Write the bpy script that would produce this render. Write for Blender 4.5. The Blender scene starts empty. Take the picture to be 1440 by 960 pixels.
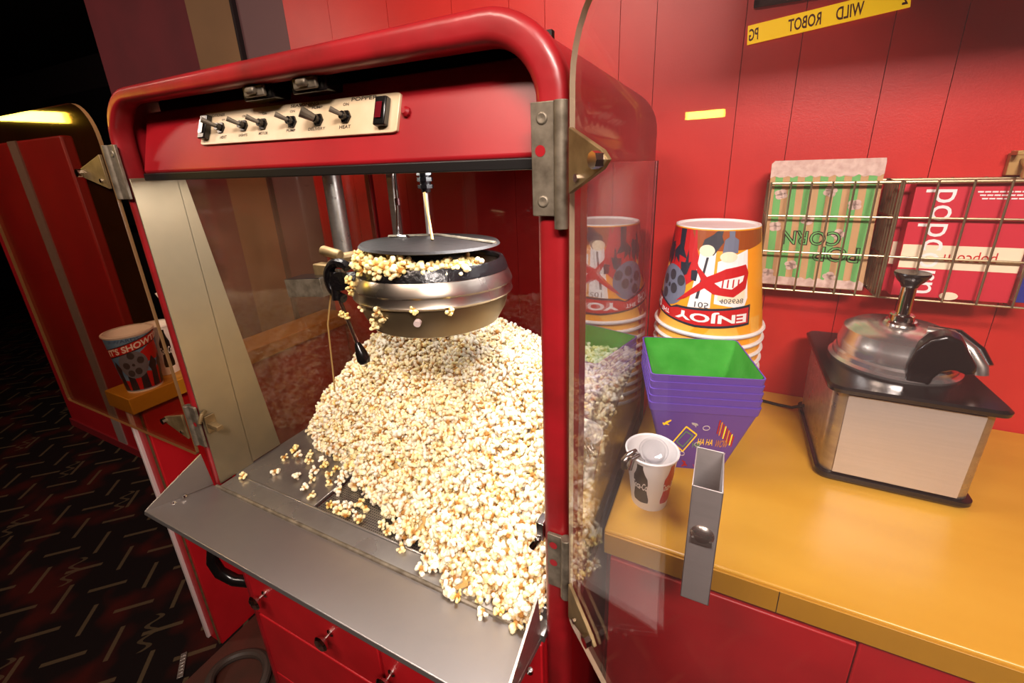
import bpy, bmesh, math, random
import numpy as np
from mathutils import Vector, Matrix, Euler
from mathutils import geometry as mgeo
PI = math.pi
S = 0.42          # one layout unit in metres (distance from the eye to the front of the popcorn cabinet)
H = 1.529         # eye height in metres; layout z = 0 is eye height
FZ = -3.64        # floor in layout units

sc = bpy.context.scene
COL = sc.collection
# ------------------------------------------------------------------ camera
cd = bpy.data.cameras.new('camera'); cam = bpy.data.objects.new('camera', cd); COL.objects.link(cam)
cd.sensor_width = 36; cd.lens = 597.39*36/1440; cd.clip_start = 0.01
cd.shift_x = -13.48/1440; cd.shift_y = -57.89/1440
r = Vector((0.9045, 0.4252, -0.0326)); u = -Vector((0.1008, -0.2875, -0.9524)); b = r.cross(u)
M = Matrix((r, u, b)).transposed().to_4x4(); M.translation = Vector((0, -S, H)); cam.matrix_world = M
sc.camera = cam
# ------------------------------------------------------------------ exposure, world
sc.view_settings.view_transform = 'Standard'; sc.view_settings.look = 'None'
sc.view_settings.gamma = 1; sc.view_settings.use_curve_mapping = False; sc.view_settings.exposure = 0.0
w = bpy.data.worlds.new('world'); sc.world = w; w.use_nodes = True
w.node_tree.nodes['Background'].inputs[0].default_value = (1.0, 0.62, 0.42, 1); w.node_tree.nodes['Background'].inputs[1].default_value = 0.05

def L2W(p): return Vector((p[0]*S, p[1]*S, H+p[2]*S))
def light(name, loc, target, sx, sy, power, col, spread=180):
    ld = bpy.data.lights.new(name, 'AREA'); ld.shape = 'RECTANGLE'; ld.size = sx*S; ld.size_y = sy*S
    ld.energy = power; ld.color = col; ld.spread = math.radians(spread)
    o = bpy.data.objects.new(name, ld); COL.objects.link(o); o.location = L2W(loc)
    o.rotation_euler = (L2W(target)-L2W(loc)).to_track_quat('-Z', 'Y').to_euler(); return o
# ceiling lamp over the customer side, lamps inside the cabinet, amber light at the left
light('ceiling_lamp_right', (1.3, -2.6, 2.45), (0.9, 1.2, -1.2), 1.8, 0.7, 62, (1.0, 0.88, 0.80), 150)
light('ceiling_lamp_left', (-1.6, -2.2, 2.45), (-1.4, 1.0, -1.2), 1.4, 0.6, 17, (1.0, 0.80, 0.66), 150)
light('hall_ceiling_lamp', (-7.2, -2.2, 2.4), (-7.6, 1.4, -1.2), 1.2, 0.5, 13, (1.0, 0.78, 0.62), 150)  # unseen lamp added to brighten the far red partition
light('cabinet_lamp_right', (-0.72, 0.55, 0.02), (-0.85, 0.35, -1.6), 0.25, 0.5, 7.0, (1.0, 0.97, 0.96))
light('cabinet_lamp_left', (-1.8, 0.45, 0.02), (-1.6, 0.3, -1.6), 0.3, 0.3, 2.2, (1.0, 0.93, 0.84))
light('amber_sign_light', (-4.4, -0.5, 0.43), (-2.5, 0.0, 0.0), 0.36, 0.07, 0.9, (1.0, 0.62, 0.06))  # unseen amber lamp, placed to put the yellow band in the left door

# ------------------------------------------------------------------ materials
def srgb(h):
    h = h.lstrip('#'); c = [int(h[i:i+2], 16)/255 for i in (0, 2, 4)]
    return tuple(x/12.92 if x <= .04045 else ((x+.055)/1.055)**2.4 for x in c)+(1,)
def mat(name, col, rough=.5, metal=0, vary=None, vscale=6, stretch=(1, 1, 1), bump=0, bscale=40, spec=.5, coat=0, emit=0, rvary=0, detail=4):
    m = bpy.data.materials.new(name); m.use_nodes = True; nt = m.node_tree; N = nt.nodes; Lk = nt.links
    p = N['Principled BSDF']; c = srgb(col)
    p.inputs['Base Color'].default_value = c; p.inputs['Roughness'].default_value = rough; p.inputs['Metallic'].default_value = metal
    p.inputs['Specular IOR Level'].default_value = spec; p.inputs['Coat Weight'].default_value = coat; p.inputs['Coat Roughness'].default_value = .1
    if emit: p.inputs['Emission Color'].default_value = c; p.inputs['Emission Strength'].default_value = emit
    if vary or bump or rvary:
        tc = N.new('ShaderNodeTexCoord'); mp = N.new('ShaderNodeMapping'); mp.inputs['Scale'].default_value = stretch
        Lk.new(tc.outputs['Object'], mp.inputs[0])
        nz = N.new('ShaderNodeTexNoise'); nz.inputs['Scale'].default_value = vscale; nz.inputs['Detail'].default_value = detail; Lk.new(mp.outputs[0], nz.inputs['Vector'])
        if vary:
            cr = N.new('ShaderNodeValToRGB'); cr.color_ramp.elements[0].position = .35; cr.color_ramp.elements[1].position = .68
            cr.color_ramp.elements[0].color = c; cr.color_ramp.elements[1].color = srgb(vary); Lk.new(nz.outputs[0], cr.inputs[0]); Lk.new(cr.outputs[0], p.inputs['Base Color'])
        if rvary:
            mr = N.new('ShaderNodeMapRange'); mr.inputs[3].default_value = rough-rvary; mr.inputs[4].default_value = rough+rvary
            mr.inputs[1].default_value = .3; mr.inputs[2].default_value = .7
            Lk.new(nz.outputs[0], mr.inputs[0]); Lk.new(mr.outputs[0], p.inputs['Roughness'])
        if bump:
            n2 = N.new('ShaderNodeTexNoise'); n2.inputs['Scale'].default_value = bscale; Lk.new(mp.outputs[0], n2.inputs['Vector'])
            bp = N.new('ShaderNodeBump'); bp.inputs['Strength'].default_value = bump; bp.inputs['Distance'].default_value = .002
            Lk.new(n2.outputs[0], bp.inputs['Height']); Lk.new(bp.outputs[0], p.inputs['Normal'])
    return m
def glassmat(name, tint, haze, hazecol, refl=1.0, rough=.02, ior=1.49):
    m = bpy.data.materials.new(name); m.use_nodes = True; nt = m.node_tree; N = nt.nodes; Lk = nt.links; N.clear()
    out = N.new('ShaderNodeOutputMaterial'); tr = N.new('ShaderNodeBsdfTransparent'); tr.inputs[0].default_value = tint
    gl = N.new('ShaderNodeBsdfGlossy'); gl.inputs['Roughness'].default_value = rough
    fr = N.new('ShaderNodeFresnel'); fr.inputs[0].default_value = ior
    # Fresnel inverts on back faces: feed it the same ior on both sides of the thin pane
    geo = N.new('ShaderNodeNewGeometry'); mx = N.new('ShaderNodeMix'); mx.inputs[2].default_value = ior; mx.inputs[3].default_value = 1/ior
    Lk.new(geo.outputs['Backfacing'], mx.inputs[0]); Lk.new(mx.outputs[0], fr.inputs[0])
    ml = N.new('ShaderNodeMath'); ml.operation = 'MULTIPLY'; ml.use_clamp = True; ml.inputs[1].default_value = refl; Lk.new(fr.outputs[0], ml.inputs[0])
    m1 = N.new('ShaderNodeMixShader'); Lk.new(ml.outputs[0], m1.inputs[0]); Lk.new(tr.outputs[0], m1.inputs[1]); Lk.new(gl.outputs[0], m1.inputs[2])
    df = N.new('ShaderNodeBsdfDiffuse'); df.inputs[0].default_value = hazecol
    m2 = N.new('ShaderNodeMixShader'); tc = N.new('ShaderNodeTexCoord'); nz = N.new('ShaderNodeTexNoise'); nz.inputs['Scale'].default_value = 7; nz.inputs['Detail'].default_value = 6
    Lk.new(tc.outputs['Object'], nz.inputs['Vector']); m3 = N.new('ShaderNodeMath'); m3.operation = 'MULTIPLY'; m3.inputs[1].default_value = haze*2; Lk.new(nz.outputs[0], m3.inputs[0])
    Lk.new(m3.outputs[0], m2.inputs[0]); Lk.new(m1.outputs[0], m2.inputs[1]); Lk.new(df.outputs[0], m2.inputs[2]); Lk.new(m2.outputs[0], out.inputs[0])
    return m
K = {}
K['wall'] = mat('red_wall_paint', '#ca2d27', .38, vary='#be2521', vscale=5, bump=.12, bscale=260, spec=.5)
K['groove'] = mat('wall_groove_dark', '#7c0f10', .7)
K['red'] = mat('cabinet_red_enamel', '#97101a', .42, vary='#880c15', vscale=9, bump=.08, bscale=30, coat=.0)
K['redworn'] = mat('worn_red_enamel', '#92161d', .38, vary='#741516', vscale=14, bump=.25, bscale=45, coat=.1)
K['redbase'] = mat('base_red_paint', '#bd1820', .42, vary='#aa131a', vscale=8, bump=.1, bscale=60)
K['black'] = mat('black_trim', '#0c0808', .5)
K['blackgloss'] = mat('black_plastic', '#0b0a0b', .22, vary='#15110f', vscale=20, bump=.05, bscale=80)
K['steel'] = mat('brushed_stainless', '#bdb7b0', .34, .9, vary='#a8a099', vscale=5, stretch=(1, 12, 12), bump=.05, bscale=60, rvary=.08)
K['steelfloor'] = mat('dull_stainless_bin_floor', '#b0aaa4', .3, .85, vary='#8f8882', vscale=7, rvary=.1, bump=.05, bscale=50)
K['steelshelf'] = mat('stainless_shelf', '#a59e9b', .4, .85, vary='#928a85', vscale=3, rvary=.08, bump=.04, bscale=90)
K['jamb'] = mat('cream_steel_jamb', '#98896e', .36, .7, vary='#80735c', vscale=4, rvary=.1)
K['chrome'] = mat('polished_metal', '#d0cbc6', .12, 1)
K['alu'] = mat('spun_aluminium_kettle', '#b9b2aa', .27, 1, vary='#9b8e80', vscale=5, rvary=.08)
K['alubrown'] = mat('oil_browned_aluminium', '#84765c', .42, .85, vary='#75634a', vscale=6)
K['char'] = mat('burnt_black_rim', '#100d0e', .25, .3, bump=.5, bscale=120)
K['hinge'] = mat('weathered_zinc_hinge', '#857a6a', .5, .6, vary='#5f5547', vscale=60, bump=.15, bscale=90)
K['hingebrown'] = mat('tarnished_brass_bracket', '#8a734f', .5, .6, vary='#6b5638', vscale=40)
K['cream'] = mat('cream_switch_plate', '#dcc7a8', .35, .1, vary='#c9b08c', vscale=12)
K['ink'] = mat('dark_ink', '#2a1a14', .6)
K['lens'] = mat('red_pilot_lens', '#5a1018', .12)
K['yellow'] = mat('yellow_laminate', '#d6a136', .30, vary='#cc962c', vscale=3, stretch=(1, 5, 5), bump=.04, bscale=60)
K['yellowedge'] = mat('yellow_laminate_edge', '#c08a20', .4, vary='#b58222', vscale=6)
K['white'] = mat('white_paper', '#f4f0ee', .45)
K['whitetrim'] = mat('white_plastic_trim', '#cdb9b4', .5)
K['orange'] = mat('orange_print', '#f79a12', .4, vary='#f5a820', vscale=8)
K['orange2'] = mat('light_orange_print', '#f7b548', .4)
K['brownp'] = mat('brown_print', '#9a4a16', .4)
K['redp'] = mat('red_print', '#c3151b', .4)
K['navy'] = mat('navy_print', '#1d2433', .4)
K['grey'] = mat('grey_print', '#6f7488', .4)
K['dgrey'] = mat('dark_grey_print', '#3a3a42', .4)
K['creamp'] = mat('cream_print', '#f6e3c4', .45)
K['bluep'] = mat('blue_print', '#4a86c4', .4, vary='#7fa9d4', vscale=14)
K['blackp'] = mat('black_print', '#17110f', .35)
K['purple'] = mat('purple_plastic', '#6a4cae', .4, vary='#6345a6', vscale=5)
K['green'] = mat('green_plastic', '#48a83c', .35, vary='#2f9628', vscale=16, bump=.5, bscale=60)
K['pinkp'] = mat('pink_print', '#c04a80', .4)
K['kraft'] = mat('kraft_paper', '#c9a074', .6, vary='#c29868', vscale=8)
K['greenp'] = mat('green_print', '#70b568', .55)
K['foam'] = mat('pale_pink_print', '#e0c4b8', .6, vary='#c8a79c', vscale=90)
K['boxred'] = mat('rose_red_card', '#c8283a', .5)
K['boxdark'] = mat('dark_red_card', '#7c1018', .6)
K['wire'] = mat('tarnished_wire', '#a89878', .35, .85)
K['tan'] = mat('tan_metal', '#b8965c', .5, .4)
K['signy'] = mat('yellow_sign_film', '#ffcc0a', .45, emit=.55)  # glowing yellow for the painted sign reflection; doodle print uses it too
K['signi'] = mat('brown_sign_letters', '#5a2a0a', .5)
K['maroon'] = mat('maroon_wall', '#6e1a24', .75, vary='#5a141e', vscale=3)
K['dark'] = mat('dark_hall', '#1c0a0b', .85)
K['beige'] = mat('beige_trim', '#86603a', .6, vary='#7c5834', vscale=4)
K['mauve'] = mat('mauve_grey_panel', '#6e4c4e', .6)
K['farred'] = mat('far_red_panel', '#a81019', .5, vary='#960d15', vscale=3)
K['stripe'] = mat('metal_strip_trim', '#a08a80', .5, .3)
K['dustfloor'] = mat('stained_tile', '#4a1c10', .6, vary='#2a1a0c', vscale=7)
K['rubber'] = mat('black_rubber', '#15100e', .6)
K['hose'] = mat('brown_grey_hose', '#3b2f28', .6)
K['brush'] = mat('brushed_front_steel', '#d2cdcb', .42, .65, vary='#cdc8c6', vscale=8, stretch=(1, 1, 30), bump=.0, bscale=60)
K['acredge'] = mat('amber_acrylic_edge', '#7a5a38', .3)
K['acredgel'] = mat('pale_acrylic_edge', '#b09a80', .2)
K['glassR'] = glassmat('clear_acrylic', (.97, .96, .96, 1), .02, srgb('#d0b0b0'), 1.0)
K['glassL'] = glassmat('amber_tinted_acrylic', (.90, .80, .70, 1), .02, srgb('#8a4a20'), 1.0, .05)  # amber tint and haze stand in for warm light reflected in the door
K['pane'] = glassmat('greasy_glass', (.80, .70, .62, 1), .09, srgb('#8a6a50'), 1.3, .06)
K['sideglass'] = glassmat('side_glass', (.93, .93, .93, 1), .07, srgb('#b0a0a8'), 1.3, .02)
K['clearp'] = glassmat('clear_plastic', (.95, .95, .96, 1), .05, srgb('#c8c8d0'), 1.6, .05)

# carpet: dashes set herringbone-wise at 45 degrees, squiggles in some cells
def carpet():
    m = bpy.data.materials.new('dark_patterned_carpet'); m.use_nodes = True; nt = m.node_tree; N = nt.nodes; Lk = nt.links
    p = N['Principled BSDF']; p.inputs['Roughness'].default_value = .95; p.inputs['Specular IOR Level'].default_value = .1
    def mth(op, a, b=None, c=None):
        n = N.new('ShaderNodeMath'); n.operation = op
        for i, v in enumerate((a, b, c)):
            if v is None: continue
            if isinstance(v, (int, float)): n.inputs[i].default_value = v
            else: Lk.new(v, n.inputs[i])
        return n.outputs[0]
    tc = N.new('ShaderNodeTexCoord'); mp = N.new('ShaderNodeMapping'); mp.inputs['Rotation'].default_value = (0, 0, math.radians(45))
    c = 0.33*S; mp.inputs['Scale'].default_value = (1/c, 1/c, 1/c); Lk.new(tc.outputs['Object'], mp.inputs[0])
    sx = N.new('ShaderNodeSeparateXYZ'); Lk.new(mp.outputs[0], sx.inputs[0]); U, V = sx.outputs[0], sx.outputs[1]
    fu = mth('FRACT', U); fv = mth('FRACT', V); iu = mth('FLOOR', U); iv = mth('FLOOR', V)
    par = mth('MODULO', mth('ABSOLUTE', mth('ADD', iu, iv)), 2)
    nz = N.new('ShaderNodeTexNoise'); nz.inputs['Scale'].default_value = 900*S/0.42; Lk.new(tc.outputs['Object'], nz.inputs['Vector'])
    wob = mth('MULTIPLY', mth('SUBTRACT', nz.outputs[0], .5), .06)
    def dash(a, b):   # long along a, thin in b
        la = mth('LESS_THAN', mth('ABSOLUTE', mth('SUBTRACT', a, .5)), .44)
        lb = mth('LESS_THAN', mth('ABSOLUTE', mth('ADD', mth('SUBTRACT', b, .5), wob)), .05)
        return mth('MULTIPLY', la, lb)
    d = mth('ADD', mth('MULTIPLY', dash(fu, fv), par), mth('MULTIPLY', dash(fv, fu), mth('SUBTRACT', 1, par)))
    # squiggle
    big = mth('MULTIPLY', mth('LESS_THAN', mth('MODULO', mth('ABSOLUTE', iu), 3), .5), mth('LESS_THAN', mth('MODULO', mth('ABSOLUTE', iv), 3), .5))
    ang = mth('SINE', mth('MULTIPLY', fu, 16)); sq = mth('LESS_THAN', mth('ABSOLUTE', mth('SUBTRACT', mth('SUBTRACT', fv, .22), mth('MULTIPLY', ang, .13))), .06)
    sq = mth('MULTIPLY', mth('MULTIPLY', sq, big), .8)
    f = mth('MINIMUM', mth('ADD', d, sq), 1); 
    n3 = N.new('ShaderNodeTexNoise'); n3.inputs['Scale'].default_value = 5; Lk.new(tc.outputs['Object'], n3.inputs['Vector'])
    base = N.new('ShaderNodeValToRGB'); base.color_ramp.elements[0].color = srgb('#1a1110'); base.color_ramp.elements[1].color = srgb('#43140f')
    base.color_ramp.elements[0].position = .5; base.color_ramp.elements[1].position = .66; Lk.new(n3.outputs[0], base.inputs[0])
    n4 = N.new('ShaderNodeTexNoise'); n4.inputs['Scale'].default_value = 700; Lk.new(tc.outputs['Object'], n4.inputs['Vector'])
    sp = N.new('ShaderNodeMix'); sp.data_type = 'RGBA'; sp.blend_type = 'MULTIPLY'; sp.inputs[0].default_value = .6; Lk.new(base.outputs[0], sp.inputs[6]); Lk.new(n4.outputs[0], sp.inputs[7])
    mx = N.new('ShaderNodeMix'); mx.data_type = 'RGBA'; Lk.new(mth('MULTIPLY', f, mth('ADD', n4.outputs[0], .1)), mx.inputs[0]); Lk.new(sp.outputs[2], mx.inputs[6]); mx.inputs[7].default_value = srgb('#5c4b36')
    Lk.new(mx.outputs[2], p.inputs['Base Color']); return m
K['carpet'] = carpet()
def sifter():
    m = bpy.data.materials.new('perforated_sheet'); m.use_nodes = True; nt = m.node_tree; N = nt.nodes; Lk = nt.links
    p = N['Principled BSDF']; p.inputs['Metallic'].default_value = .9; p.inputs['Roughness'].default_value = .35
    tc = N.new('ShaderNodeTexCoord'); vo = N.new('ShaderNodeTexVoronoi'); vo.inputs['Scale'].default_value = 190; vo.inputs['Randomness'].default_value = 0
    Lk.new(tc.outputs['Object'], vo.inputs['Vector']); cr = N.new('ShaderNodeValToRGB'); cr.color_ramp.elements[0].position = .25; cr.color_ramp.elements[1].position = .32
    cr.color_ramp.elements[0].color = srgb('#1a1614'); cr.color_ramp.elements[1].color = srgb('#8f8880'); Lk.new(vo.outputs['Distance'], cr.inputs[0]); Lk.new(cr.outputs[0], p.inputs['Base Color']); return m
K['sifter'] = sifter()
def cornmat(name, tint):
    m = bpy.data.materials.new(name); m.use_nodes = True; nt = m.node_tree; N = nt.nodes; Lk = nt.links
    p = N['Principled BSDF']; p.inputs['Roughness'].default_value = .62; p.inputs['Specular IOR Level'].default_value = .3
    p.inputs['Subsurface Weight'].default_value = 0
    at = N.new('ShaderNodeAttribute'); at.attribute_name = 'hull'
    mx = N.new('ShaderNodeMix'); mx.data_type = 'RGBA'; mx.blend_type = 'MULTIPLY'; mx.inputs[0].default_value = 1; Lk.new(at.outputs['Color'], mx.inputs[6]); mx.inputs[7].default_value = tint
    Lk.new(mx.outputs[2], p.inputs['Base Color'])
    tc = N.new('ShaderNodeTexCoord'); nz = N.new('ShaderNodeTexNoise'); nz.inputs['Scale'].default_value = 420; nz.inputs['Detail'].default_value = 3
    geo = N.new('ShaderNodeNewGeometry'); Lk.new(geo.outputs['Position'], nz.inputs['Vector'])
    bp = N.new('ShaderNodeBump'); bp.inputs['Strength'].default_value = .7; bp.inputs['Distance'].default_value = .0025; Lk.new(nz.outputs[0], bp.inputs['Height']); Lk.new(bp.outputs[0], p.inputs['Normal'])
    return m
K['corn'] = cornmat('popped_corn', (1, 1, 1, 1))
K['corny'] = cornmat('buttery_popped_corn', (1.0, .92, .62, 1))

# ------------------------------------------------------------------ mesh helpers (layout units)
def nb(): return bmesh.new()
def box(bm, x0, x1, y0, y1, z0, z1, mi=0, T=None):
    vs = [bm.verts.new((x, y, z)) for x in (x0, x1) for y in (y0, y1) for z in (z0, z1)]
    if T:
        for v in vs: v.co = T @ v.co
    for f in ((0, 1, 3, 2), (4, 6, 7, 5), (0, 4, 5, 1), (2, 3, 7, 6), (0, 2, 6, 4), (1, 5, 7, 3)):
        bm.faces.new([vs[i] for i in f]).material_index = mi
    return vs
def ring_loft(bm, rings, closed_ring=True, caps=True, mi=0):
    R = [[bm.verts.new(p) for p in rg] for rg in rings]; n = len(R[0])
    for a, c in zip(R, R[1:]):
        for i in range(n if closed_ring else n-1):
            j = (i+1) % n; bm.faces.new((a[i], a[j], c[j], c[i])).material_index = mi
    if caps and closed_ring:
        bm.faces.new(R[0][::-1]).material_index = mi; bm.faces.new(R[-1]).material_index = mi
    return R
def tube(bm, pts, r, seg=10, mi=0, closed=False, radii=None):
    pts = [Vector(p) for p in pts]; n = len(pts); rings = []; prev = None
    for i, p in enumerate(pts):
        a = pts[(i-1) % n] if (i or closed) else p; c = pts[(i+1) % n] if (i < n-1 or closed) else p
        t = (c-a).normalized()
        if prev is None:
            k = Vector((0, 0, 1)) if abs(t.z) < .9 else Vector((1, 0, 0)); s = t.cross(k).normalized()
        else: s = (prev-t*prev.dot(t)).normalized()
        prev = s; q = t.cross(s); rr = radii[i] if radii else r
        rings.append([p+(s*math.cos(a2)+q*math.sin(a2))*rr for a2 in [2*PI*k/seg for k in range(seg)]])
    if closed: rings.append(rings[0])
    ring_loft(bm, rings, caps=not closed, mi=mi)
    if closed: bmesh.ops.remove_doubles(bm, verts=bm.verts, dist=1e-6)
def lathe(bm, prof, c=(0, 0, 0), seg=48, mi=0, T=None, cap=False):
    rings = []
    for r_, z in prof:
        ring = [Vector((c[0]+r_*math.cos(a), c[1]+r_*math.sin(a), c[2]+z)) for a in [2*PI*k/seg for k in range(seg)]]
        if T: ring = [T @ v for v in ring]
        rings.append(ring)
    ring_loft(bm, rings, caps=cap, mi=mi)
def prism(bm, poly, f0, f1, mi=0):
    A = [bm.verts.new(f0(*p)) for p in poly]; B = [bm.verts.new(f1(*p)) for p in poly]; n = len(poly)
    bm.faces.new(A[::-1]).material_index = mi; bm.faces.new(B).material_index = mi
    for i in range(n): bm.faces.new((A[i], A[(i+1) % n], B[(i+1) % n], B[i])).material_index = mi
def rrect(w_, h_, r_, n=6):
    out = []
    for cx, cy, a0 in ((w_/2-r_, h_/2-r_, 0), (-w_/2+r_, h_/2-r_, 90), (-w_/2+r_, -h_/2+r_, 180), (w_/2-r_, -h_/2+r_, 270)):
        for k in range(n+1):
            a = math.radians(a0+90*k/n); out.append((cx+r_*math.cos(a), cy+r_*math.sin(a)))
    return out
def finish(bm, name, mats, parent=None, bevel=0, smooth=35, kind=None, origin=None, bseg=2):
    """link one mesh object; vertices are given in layout units"""
    bmesh.ops.recalc_face_normals(bm, faces=bm.faces)
    if parent is not None: o0 = parent['_o']; o0 = Vector(o0)
    elif origin is not None: o0 = L2W(origin)
    else:
        xs = [v.co for v in bm.verts]
        o0 = L2W((sum(v.x for v in xs)/len(xs), sum(v.y for v in xs)/len(xs), min(v.z for v in xs)))
    for v in bm.verts: v.co = L2W(v.co)-o0
    me = bpy.data.meshes.new(name); bm.to_mesh(me); bm.free()
    for m in (mats if isinstance(mats, (list, tuple)) else [mats]): me.materials.append(K[m] if isinstance(m, str) else m)
    o = bpy.data.objects.new(name, me); COL.objects.link(o)
    if parent is None: o.location = o0
    else: o.parent = parent
    TMP[o.name] = 1; o['_o'] = list(o0)
    if smooth:
        me.polygons.foreach_set('use_smooth', [True]*len(me.polygons)); me.set_sharp_from_angle(angle=math.radians(smooth))
    if bevel:
        md = o.modifiers.new('bevel', 'BEVEL'); md.width = bevel*S; md.segments = bseg; md.limit_method = 'ANGLE'; md.angle_limit = math.radians(40)
        md.harden_normals = False
    if kind: o['kind'] = kind
    return o
TMP = {}
def tag(o, label, cat, group=None, kind=None):
    o['label'] = label; o['category'] = cat
    if group: o['group'] = group
    if kind: o['kind'] = kind
    return o
def thing(name, loc, label, cat, group=None):
    o = bpy.data.objects.new(name, None); COL.objects.link(o); o.location = L2W(loc); o['_o'] = list(o.location); o.empty_display_size = .02
    return tag(o, label, cat, group)
def dup(o, delta, parent=None):
    c = o.copy(); COL.objects.link(c)
    if parent is None: c.location = o.location+Vector(delta)*S
    else: c.parent = parent
    for ch in list(o.children): dup(ch, delta, c)
    return c
# decals -------------------------------------------------------------
def merge(dst, src, fn, mi):
    bmesh.ops.triangulate(src, faces=src.faces)
    mp = {}
    for v in src.verts: mp[v] = dst.verts.new(fn(v.co.x, v.co.y))
    for f in src.faces:
        try: nf = dst.faces.new([mp[v] for v in f.verts]); nf.material_index = mi
        except ValueError: pass
    src.free()
def cutup(bm, cut):
    if not cut or not bm.verts: return
    x0 = min(v.co.x for v in bm.verts); x1 = max(v.co.x for v in bm.verts)
    k = math.floor(x0/cut)+1
    while k*cut < x1:
        bmesh.ops.bisect_plane(bm, geom=bm.verts[:]+bm.edges[:]+bm.faces[:], plane_co=(k*cut, 0, 0), plane_no=(1, 0, 0)); k += 1
def dpoly(dst, pts, fn, mi=0, cut=None):
    t = nb(); vs = [t.verts.new((p[0], p[1], 0)) for p in pts]
    tris = mgeo.tessellate_polygon([[v.co for v in vs]])
    for a in tris:
        try: t.faces.new([vs[i] for i in a])
        except ValueError: pass
    cutup(t, cut); merge(dst, t, fn, mi)
def dell(dst, cx, cy, rx, ry, fn, mi=0, cut=None, n=20, a0=0, a1=360):
    dpoly(dst, [(cx+rx*math.cos(math.radians(a0+(a1-a0)*k/n)), cy+ry*math.sin(math.radians(a0+(a1-a0)*k/n))) for k in range(n)], fn, mi, cut)
def dtext(dst, s, x0, x1, y0, y1, fn, mi=0, cut=None, bold=0, flipx=False, rot180=False, shear=0, rot90=0, outline=False):
    cu = bpy.data.curves.new('t', 'FONT'); cu.body = s; cu.size = 1; cu.offset = bold; cu.shear = shear; cu.resolution_u = 3
    ob = bpy.data.objects.new('t', cu); COL.objects.link(ob); dg = bpy.context.evaluated_depsgraph_get()
    me = bpy.data.meshes.new_from_object(ob.evaluated_get(dg)); t = nb(); t.from_mesh(me)
    bpy.data.objects.remove(ob); bpy.data.curves.remove(cu); bpy.data.meshes.remove(me)
    if not t.verts: t.free(); return
    if rot90:
        for v in t.verts: v.co.x, v.co.y = -v.co.y*rot90, v.co.x*rot90
    ax = [v.co.x for v in t.verts]; ay = [v.co.y for v in t.verts]; mnx, mxx, mny, mxy = min(ax), max(ax), min(ay), max(ay)
    for v in t.verts:
        a = (v.co.x-mnx)/(mxx-mnx); c = (v.co.y-mny)/(mxy-mny)
        if flipx: a = 1-a
        if rot180: a, c = 1-a, 1-c
        v.co.x = x0+(x1-x0)*a; v.co.y = y0+(y1-y0)*c
    cutup(t, cut); merge(dst, t, fn, mi)

# ================================================================== SETTING
def struct(bm, name, mats, **k):
    return finish(bm, name, mats, kind='structure', **k)
bm = nb(); box(bm, -26, 7, -9, 13, FZ-.1, FZ); struct(bm, 'floor', 'carpet', origin=(0, 0, FZ))
bm = nb(); box(bm, -26, -3.5, -9, 13, 2.55, 2.65); struct(bm, 'ceiling', 'dark')
bm = nb(); box(bm, -3.5, 7, -9, 13, 2.55, 2.65); struct(bm, 'ceiling_service', mat('pale_ceiling', '#a89486', .8))
WY = 1.88
xs = [-3.49, -2.99, -2.41, -1.85, -1.41, -1.16, -.68, -.47, -.007, .265, .637, .90, 1.30, 1.72, 2.1, 2.6, 3.2, 4.0, 5.0, 7.0]
bm = nb(); g = .0036
for a, c in zip(xs, xs[1:]):
    box(bm, a+g/2, c-g/2, WY, WY+.04, FZ, 2.55)
box(bm, xs[0], xs[-1], WY+.012, WY+.06, FZ, 2.55, 1)
struct(bm, 'wall_back', ['wall', 'groove'], smooth=0)
bm = nb(); box(bm, -4.76, -4.09, WY-.02, WY+.06, FZ, 2.55); box(bm, -4.105, -4.075, WY-.04, WY+.06, FZ, 2.55, 1); struct(bm, 'trim_1', ['beige', 'dark'], bevel=.004)
bm = nb(); box(bm, -4.07, -3.49, WY, WY+.06, FZ, 2.55); struct(bm, 'wall_back_left', 'mauve')
bm = nb(); box(bm, -6.6, -4.76, WY+.02, WY+.08, FZ, 2.55); struct(bm, 'wall_back_hall', 'maroon')
bm = nb(); box(bm, -26, -6.6, 4.4, 4.5, FZ, 2.55); box(bm, -6.65, -6.6, WY+.08, 4.4, FZ, 2.55); struct(bm, 'wall_hall_far', 'dark')
bm = nb(); box(bm, -26, -25.9, -9, 13, FZ, 2.55); struct(bm, 'wall_left', 'maroon')
bm = nb(); box(bm, -26, 7, -9, -8.9, FZ, 2.55); struct(bm, 'wall_front', mat('front_wall_paint', '#c09a84', .7))
bm = nb(); box(bm, 6.9, 7, -9, 13, FZ, 2.55); struct(bm, 'wall_right', 'farred')
bm = nb(); box(bm, .12, 6.9, .36, WY, 1.0, 1.5); struct(bm, 'soffit', 'maroon', bevel=.01)  # unseen slab added to shade the upper right wall
bm = nb(); box(bm, -3.33, -2.2, -1.2, WY, FZ, FZ+.015); struct(bm, 'floor_tile', 'dustfloor')

# far red partition with metal strip, seen through the left door
t = thing('red_partition', (-7.4, 1.2, FZ), 'tall red partition with a pale metal strip, standing far left in the dark hall', 'partition')
bm = nb(); box(bm, -8.9, -6.15, 1.17, 1.27, FZ, .44); finish(bm, 'panel', 'farred', t, bevel=.02)
bm = nb(); box(bm, -7.42, -7.2, 1.155, 1.17, FZ+.01, .44); finish(bm, 'metal_strip', 'stripe', t)
bm = nb(); box(bm, -8.92, -6.14, 1.15, 1.17, FZ, FZ+.12); finish(bm, 'kick_board', 'boxdark', t)
bm = nb(); box(bm, -14.2, -11.0, 3.9, 4.4, -1.0, 1.75); finish(bm, 'wall_cabinet', 'black', bevel=.02)  # plain black block built for a dark rectangle in the hall
tag(bpy.data.objects['wall_cabinet'], 'black box-shaped cabinet on the dark hall wall, far left background', 'cabinet')

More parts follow.
